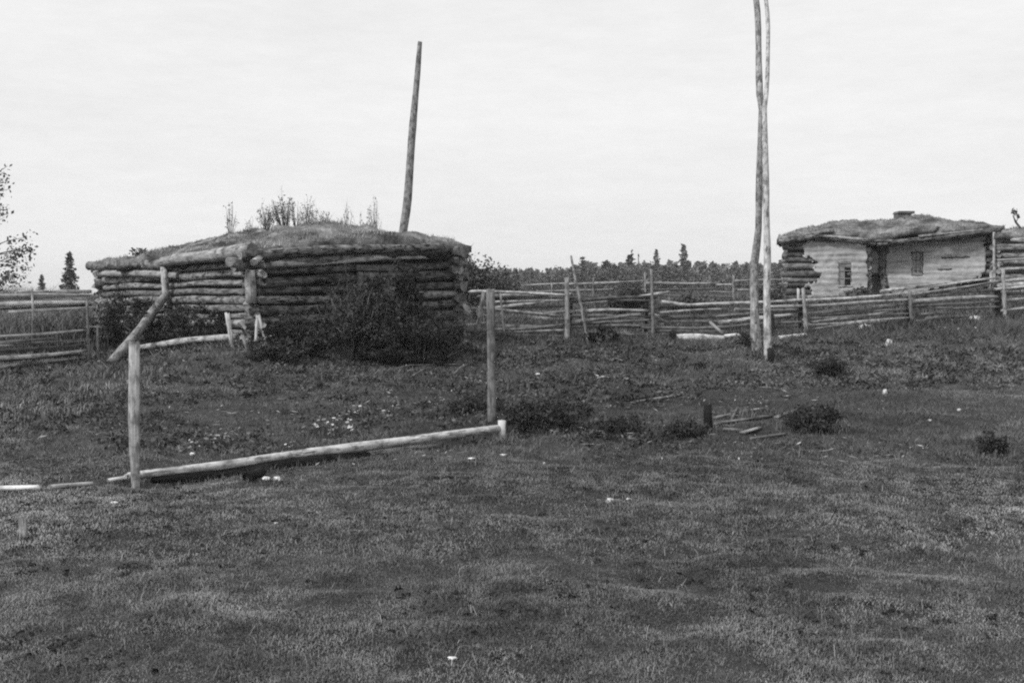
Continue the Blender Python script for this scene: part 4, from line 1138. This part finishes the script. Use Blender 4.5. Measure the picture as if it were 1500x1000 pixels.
def pine_parts(h, r, seed):
    nr = np.random.default_rng(seed)
    mb = MB(); mb.tube([(0, 0, -.3), (.1, 0, h * .5), (0, 0, h * .97)], [h * .016, h * .012, .03], 6, .04)
    C, tn = [], []
    for k in range(22):
        f = nr.uniform(.42, 1); a = nr.uniform(0, 6.283); L = r * (1.15 - .75 * max(0, f - .55) / .45) * nr.uniform(.35, 1)
        c = np.array([math.cos(a) * L, math.sin(a) * L, h * f]); m = int(nr.integers(26, 60))
        mb.tube([(0, 0, h * f - .3), tuple(c * [.6, .6, 1])], [.04, .02], 4, .03)
        C.append(c + nr.normal(size=(m, 3)) * [r * .26, r * .26, r * .13]); tn.append(np.full(m, nr.uniform(.55, 1.4)))
    C = np.concatenate(C); tn = np.concatenate(tn)
    return mb, C, tn * nr.uniform(.7, 1.3, len(tn)), .26
def broad_parts(h, r, seed, n=26, per=60):
    nr = np.random.default_rng(seed)
    mb = MB(); mb.tube([(0, 0, -.3), (.05, 0, h * .45), (0, 0, h * .85)], [h * .018, h * .012, .02], 6, .05)
    C, tn = [], []
    for k in range(n):
        u = nr.normal(size=3); u /= np.linalg.norm(u); q = nr.uniform(.25, 1)
        c = np.array([u[0] * r * q, u[1] * r * q, h * .58 + u[2] * h * .40 * q]); m = int(nr.uniform(.4, 1.3) * per)
        mb.tube([(0, 0, max(.2, c[2] - h * .2)), tuple(c)], [.03, .012], 4, .03)
        C.append(c + nr.normal(size=(m, 3)) * [r * .2, r * .2, h * .06]); tn.append(np.full(m, nr.uniform(.55, 1.45)))
    C = np.concatenate(C); tn = np.concatenate(tn)
    return mb, C, tn * nr.uniform(.7, 1.3, len(tn)), .20

PROTO = {}
def tree(kind, name, label, loc, height, group=None, rz=0.0, mat='needle', wide=1.0):
    key = kind
    if key not in PROTO:
        k, h, r, seed = {'spruce_a': ('c', 7, 1.5, 1), 'spruce_b': ('c', 7, 1.1, 2), 'spire': ('s', 7, .7, 3), 'pine': ('p', 7, 1.25, 4), 'pine_b': ('p', 7, 1.5, 5), 'broad_a': ('b', 5, 1.7, 6), 'broad_b': ('b', 5, 2.1, 7), 'thin_broad': ('t', 5, 1.0, 8)}[kind]
        mb, C, tn, ls = conifer_parts(h, r, seed) if k == 'c' else conifer_parts(h, r, seed, .45) if k == 's' else pine_parts(h, r, seed) if k == 'p' else broad_parts(h, r, seed) if k == 'b' else broad_parts(h, r, seed, 16, 26)
        V, T, tt = leaf_cloud(C, np.full(len(C), ls), tn)
        tr = mb.build('trunk', M['twig']); me_t = tr.data; bpy.data.objects.remove(tr)
        cr = mesh_np('crown', V, T, tt, M[mat], loops=4); me_c = cr.data; bpy.data.objects.remove(cr)
        PROTO[key] = (me_t, me_c, h)
    me_t, me_c, h = PROTO[key]
    o = empty(name, loc, label, 'tree', group)
    s = height / h
    o.scale = (s * wide, s * wide, s); o.rotation_euler.z = rz
    for nm, me in (('trunk', me_t), ('crown', me_c)):
        c = bpy.data.objects.new(nm, me); COL.objects.link(c); c.parent = o
    return o

def tree_at(kind, px, top, d, label, name, group=None, mat='needle', wide=1.0):
    x = (px - 750) / F * d
    g = hz(x, d) - .1
    h = at(px, top, d).z - g
    return tree(kind, name, label, (x, d, g), h, group, random.uniform(0, 6.28), mat, wide)

tree_at('spruce_b', 62, 402, 70, 'small dark spruce rising over the short pole fence', 'spruce_tree', wide=1.9)
tree_at('spruce_a', 103, 368, 62, 'ragged pale-topped spruce between the fence and the hut', 'spruce_tree', wide=1.35)
tree_at('spruce_a', 1001, 357, 170, 'tallest broad conifer standing up out of the treeline', 'conifer_tree', wide=1.25)
tree_at('spruce_b', 961, 366, 170, 'tall narrow conifer beside the tallest one in the treeline', 'conifer_tree', wide=1.35)
tree_at('spruce_a', 922, 372, 160, 'pointed dark spruce in the middle of the treeline', 'spruce_tree', wide=2.0)
tree_at('spire', 925, 364, 170, 'bare thin spire poking up behind the pointed dark spruce', 'spruce_tree', wide=.8)
tree_at('spire', 935, 370, 165, 'faint dead spire standing in a gap of the treeline', 'spruce_tree', wide=.5)
tree_at('spruce_a', 887, 381, 165, 'broad spruce tip behind the long slanting rail', 'spruce_tree', wide=2.4)
tree_at('spire', 853, 374, 160, 'slender spruce behind the leaning fence stake', 'spruce_tree', wide=1.9)
tree_at('broad_a', 821, 391, 150, 'round tree behind the thick fence post', 'broad_tree', mat='far_leaf')
tree_at('thin_broad', 798, 393, 150, 'thin airy tree between the round tree and the pale trees', 'broad_tree', mat='far_leaf')
tree_at('broad_b', 1044, 385, 165, 'low wide tree next to the tallest conifer', 'broad_tree', mat='far_leaf')
tree_at('spire', 1043, 383, 175, 'needle-thin snag above the low wide tree', 'spruce_tree', wide=.5)
tree_at('broad_a', 1076, 388, 160, 'humped tree behind the rear fence post', 'broad_tree', mat='far_leaf')
ROW = 'trees filling the distant treeline'
rr = random.Random(4)
k = 0
for px in range(676, 1165, 6):
    kind = rr.choice(['spruce_b', 'spruce_a', 'spruce_b', 'thin_broad', 'spruce_a', 'spruce_a', 'broad_a'])
    lab = {'broad_a': 'one of the plain bushy trees that fill the distant treeline', 'broad_b': 'one of the plain bushy trees that fill the distant treeline', 'thin_broad': 'one of the plain bushy trees that fill the distant treeline'}.get(kind, 'one of the plain low spruces that fill the distant treeline')
    base_top = 400 if px < 840 else 391
    tree_at(kind, px + rr.uniform(-4, 4), base_top + rr.uniform(-6, 6), rr.uniform(150, 190), lab, 'broad_tree' if 'bushy' in lab else 'spruce_tree', ROW + (' (bushy)' if 'bushy' in lab else ' (spruce)'), wide=rr.uniform(1.3, 1.8) * (1.25 if 'spruce' in kind else 1))

# far wood behind: one mass nobody could count
nr = np.random.default_rng(99)
C, tn = [], []
for k in range(1100):
    d = nr.uniform(200, 330); x = nr.uniform(-.085, .55) * d
    h = nr.uniform(3.9, 7.0) * d / 230; m = 90
    if x < .05 * d: h *= .8
    q = nr.uniform(0, 1, m); r_ = h * .36 * (1 - q * .9)
    a = nr.uniform(0, 6.28, m)
    C.append(np.c_[x + np.cos(a) * r_ * nr.uniform(.2, 1, m), d + np.sin(a) * r_, 1.0 + h * q]); tn.append(np.full(m, nr.uniform(.6, 1.3)))
C = np.concatenate(C); tn = np.concatenate(tn)
V_, T_, tt = leaf_cloud(C, np.full(len(C), .75), tn)
fo = mesh_np('forest', V_, T_, tt, M['far_leaf'], loops=4)
tag(fo, 'far dark wood along the horizon behind the treeline', 'wood', kind='stuff')

# leafy tree at the photo's edge beyond the short fence
d = 38
tb = gp(-30, d)
root = empty('birch_tree', tb, 'sparse leafy birch reaching in over the short pole fence', 'tree')
mb = MB()
mb.tube([tb - Vector((0, 0, .2)), at(-28, 380, d), at(-22, 300, d), at(-14, 230, d)], [.12, .09, .06, .02], 8, .05)
tipsL = []
for k in range(46):
    y = random.uniform(255, 425)
    s = at(-26 + (425 - y) * .05, y + 12, d); L = random.uniform(15, 66) * (.55 if y < 350 else 1.0)
    sg = 1 if random.random() < .8 else -1
    e = at(-24 + sg * L, y - random.uniform(-12, 14), d + random.uniform(-1.2, 1.2))
    mb.tube([s, s.lerp(e, .5) + Vector((0, 0, .08)), e], [.022, .014, .006], 4, .04)
    for t in (1, .8, .6): tipsL.append((tuple(s.lerp(e, t)), 13 if y > 350 else 3))
mb.build('trunk', M['twig'], root)
C = np.concatenate([np.array(c) + RNG.normal(size=(n_, 3)) * .13 for c, n_ in tipsL])
V_, T_, tt = leaf_cloud(C, np.full(len(C), .075), RNG.uniform(.6, 1.5, len(C)))
mesh_np('crown', V_, T_, tt, M['leaf_mid'], root, loops=4)

# weedy growth behind and below the short fence, and along the hut foot
def herb_patch(name, label, x0, x1, y0, y1, n, h, tone, seed, wid=.03, mat='weeds'):
    nr = np.random.default_rng(seed)
    x = nr.uniform(x0, x1, n); y = nr.uniform(y0, y1, n)
    k = (vnoise(x, y, .5, 100 + seed) + nr.uniform(-.2, .2, n) > .38) & ~in_hut(x, y)
    x, y = x[k], y[k]; n = len(x)
    hh = h * nr.uniform(.4, 1.3, n) * (.5 + vnoise(x, y, .9, 101 + seed))
    tn = tone * nr.uniform(.45, 1.5, n) * (.5 + vnoise(x, y, .7, 102 + seed))
    o = blades(name, np.c_[x, y, H(x, y)], hh, np.full(n, wid), nr.uniform(.1, .7, n), tn, M[mat], True)
    return tag(o, label, None, kind='stuff')
herb_patch('weeds', 'rank weeds growing behind the short pole fence', -13, -8.3, 24.3, 30, 5200, .62, .9, 1)
herb_patch('weeds', 'pale dry weeds in front of the short pole fence', -11.5, -6.2, 14.5, 21.0, 15000, .12, 1.75, 2, .018)
herb_patch('weeds', 'rank weeds between the two long fences', -1.5, 12.5, 30.8, 39.5, 17000, .34, .75, 3, .03)
herb_patch('weeds', 'rank weeds round the plastered house', 8.5, 20, 35, 40.3, 9000, .32, 1.0, 4, .04)

def rough_ground():
    nr = np.random.default_rng(321)
    n = 7000
    y = np.sqrt(nr.uniform(12.2 ** 2, 29 ** 2, n)); x = nr.uniform(-.5, .5, n) * y
    k = (vnoise(x, y, 1.7, 120) * .6 + vnoise(x, y, .6, 121) * .4 + nr.uniform(-.15, .15, n) > .50) & ~in_hut(x, y, -.05) & ~((x / y > .16) & (y < 19))
    x, y = x[k], y[k]; n = len(x); z = H(x, y)
    m = 22
    r = nr.uniform(.05, .22, n).repeat(m)
    a = nr.uniform(0, 6.28, n * m); q = np.sqrt(nr.uniform(0, 1, n * m))
    C = np.c_[x.repeat(m) + np.cos(a) * r * q, y.repeat(m) + np.sin(a) * r * q, z.repeat(m) + .01 + r * .8 * nr.uniform(0, 1, n * m) * (1.1 - q)]
    tn = nr.uniform(.2, 1.35, n).repeat(m) * nr.uniform(.6, 1.5, n * m)
    V, T, tt = leaf_cloud(C, .012 + .0011 * C[:, 1], tn, 2.2)
    tag(mesh_np('herbs', V, T, tt, M['leaf_mid'], loops=4), 'low tangled herbs over the rough middle of the pasture', None, kind='stuff')
    n = 9000
    y = np.sqrt(nr.uniform(11.5 ** 2, 28 ** 2, n)); x = nr.uniform(-.5, .36, n) * y
    k = (vnoise(x, y, 2.1, 130) * .6 + vnoise(x, y, .5, 131) * .4 + nr.uniform(-.15, .15, n) > .52) & ~in_hut(x, y, -.05)
    x, y = x[k], y[k]; n = len(x)
    C = np.c_[x, y, H(x, y) + nr.uniform(.015, .07, n)]
    V, T, tt = leaf_cloud(C, nr.uniform(.010, .028, n), nr.uniform(.12, .75, n) ** 1.4, 5.0)
    V[:, 2] = np.repeat(C[:, 2], 4) + (V[:, 2] - np.repeat(C[:, 2], 4)) * .3
    tag(mesh_np('litter', V, T, tt, M['leaf_pale'], loops=4), 'dead stalks and chips strewn over the rough pasture', None, kind='stuff')
def turf_specks():
    # clover, small dark herbs and dead stems in the short sward near the camera
    nr = np.random.default_rng(77)
    n = 5200
    y = np.sqrt(nr.uniform(4.2 ** 2, 13.5 ** 2, n)); x = nr.uniform(-.5, .5, n) * y
    k = (vnoise(x, y * 2, 1.1, 140) * .6 + vnoise(x, y, .3, 141) * .4 + nr.uniform(-.2, .2, n) > .55) & (logdist(x, y) > .3)
    x, y = x[k], y[k]; n = len(x); m = 16
    r = nr.uniform(.015, .06, n).repeat(m); a = nr.uniform(0, 6.28, n * m); q = np.sqrt(nr.uniform(0, 1, n * m))
    X, Y = x.repeat(m) + np.cos(a) * r * q, y.repeat(m) + np.sin(a) * r * q
    C = np.c_[X, Y, H(x, y).repeat(m) + .008 + r * .5 * nr.uniform(0, 1, n * m)]
    V, T, tt = leaf_cloud(C, np.full(n * m, .011), nr.uniform(.15, .8, n).repeat(m) * nr.uniform(.6, 1.4, n * m), 1.8)
    tag(mesh_np('herbs', V, T, tt, M['leaf_mid'], loops=4), 'small dark herbs and clover in the short turf', None, kind='stuff')
    n = 2600
    y = np.sqrt(nr.uniform(4.2 ** 2, 13 ** 2, n)); x = nr.uniform(-.5, .5, n) * y
    P = np.c_[x, y, H(x, y)]
    tag(blades('dead_stems', P, nr.uniform(.03, .10, n), np.full(n, .0035), nr.uniform(.3, 1.8, n), nr.uniform(1.2, 3.0, n), M['grass'], True), 'pale dead grass stems standing thinly in the turf', None, kind='stuff')
turf_specks()
HAZE = .0005
hb = MB(); hb.hexa([(-1400, -1400, -3), (1400, -1400, -3), (1400, 1400, -3), (-1400, 1400, -3), (-1400, -1400, 16), (1400, -1400, 16), (1400, 1400, 16), (-1400, 1400, 16)])
hm = bpy.data.materials.new('thin_haze'); hm.use_nodes = True; hm.node_tree.nodes.clear()
ho = hm.node_tree.nodes.new('ShaderNodeOutputMaterial'); hv = hm.node_tree.nodes.new('ShaderNodeVolumePrincipled')
hv.inputs['Color'].default_value = (.9, .9, .9, 1); hv.inputs['Density'].default_value = HAZE
hm.node_tree.links.new(hv.outputs[0], ho.inputs['Volume'])
tag(hb.build('haze', hm), 'thin pale haze over the pasture', None, kind='stuff')
rough_ground()
def collars():
    nr = np.random.default_rng(55)
    P = []
    def ring(px, py, r, n):
        c = hit(px, py); a = nr.uniform(0, 6.28, n); q = r * (.35 + .65 * nr.uniform(0, 1, n))
        P.append(np.c_[c.x + np.cos(a) * q, c.y + np.sin(a) * q])
    for a in [(199, 706, .16, 170), (722, 630, .16, 150), (737, 650, .13, 120), (1038, 633, .18, 150), (1124, 528, .3, 220), (1107, 518, .4, 260), (36, 790, .10, 22), (893, 738, .09, 14), (406, 707, .12, 70), (1296, 580, .10, 14), (1303, 509, .14, 20),
              (1452, 668, .25, 150), (1190, 630, .5, 300), (805, 628, .6, 350), (165, 528, .3, 150), (1100, 606, .4, 160), (1150, 610, .3, 120), (1262, 488, .4, 120), (1025, 497, .9, 320), (1160, 496, .6, 200), (921, 735, .06, 30)]:
        ring(*a)
    for f in np.linspace(.02, .98, 60):
        p = LA.lerp(LB, float(f))
        P.append(np.c_[p.x + nr.normal(0, .16, 14) + .05, p.y + nr.normal(0, .16, 14) - .30])
        P.append(np.c_[p.x + nr.normal(0, .10, 8) - .12, p.y + nr.normal(0, .10, 8) + .12])
    for f in range(150):
        px = nr.uniform(690, 1500); d = lerp_table(FD_MAIN, px) - nr.uniform(.0, .5); x = (px - 750) / F * d
        P.append(np.c_[x + nr.normal(0, .2, 20), d + nr.normal(0, .1, 20)])
    P = np.concatenate(P); n = len(P)
    far = np.clip(P[:, 1] / 14, .8, 2.2)
    tag(blades('tall_grass', np.c_[P, H(P[:, 0], P[:, 1])], nr.uniform(.05, .14, n) * far, .008 * far, nr.uniform(.2, 1.1, n), nr.uniform(.4, 1.5, n), M['grass'], True), 'longer grass left standing round posts, logs and stones', None, kind='stuff')
collars()

# ------------------------------------------------------------------ render settings
scn.view_settings.view_transform = 'Standard'; scn.view_settings.look = 'None'
scn.view_settings.gamma = 1; scn.view_settings.exposure = 0
scn.cycles.use_denoising = False
scn.cycles.volume_bounces = 0; scn.cycles.max_bounces = 5; scn.cycles.diffuse_bounces = 3; scn.cycles.glossy_bounces = 2
scn.cycles.pixel_filter_type = 'BLACKMAN_HARRIS'; scn.cycles.filter_width = 2.1
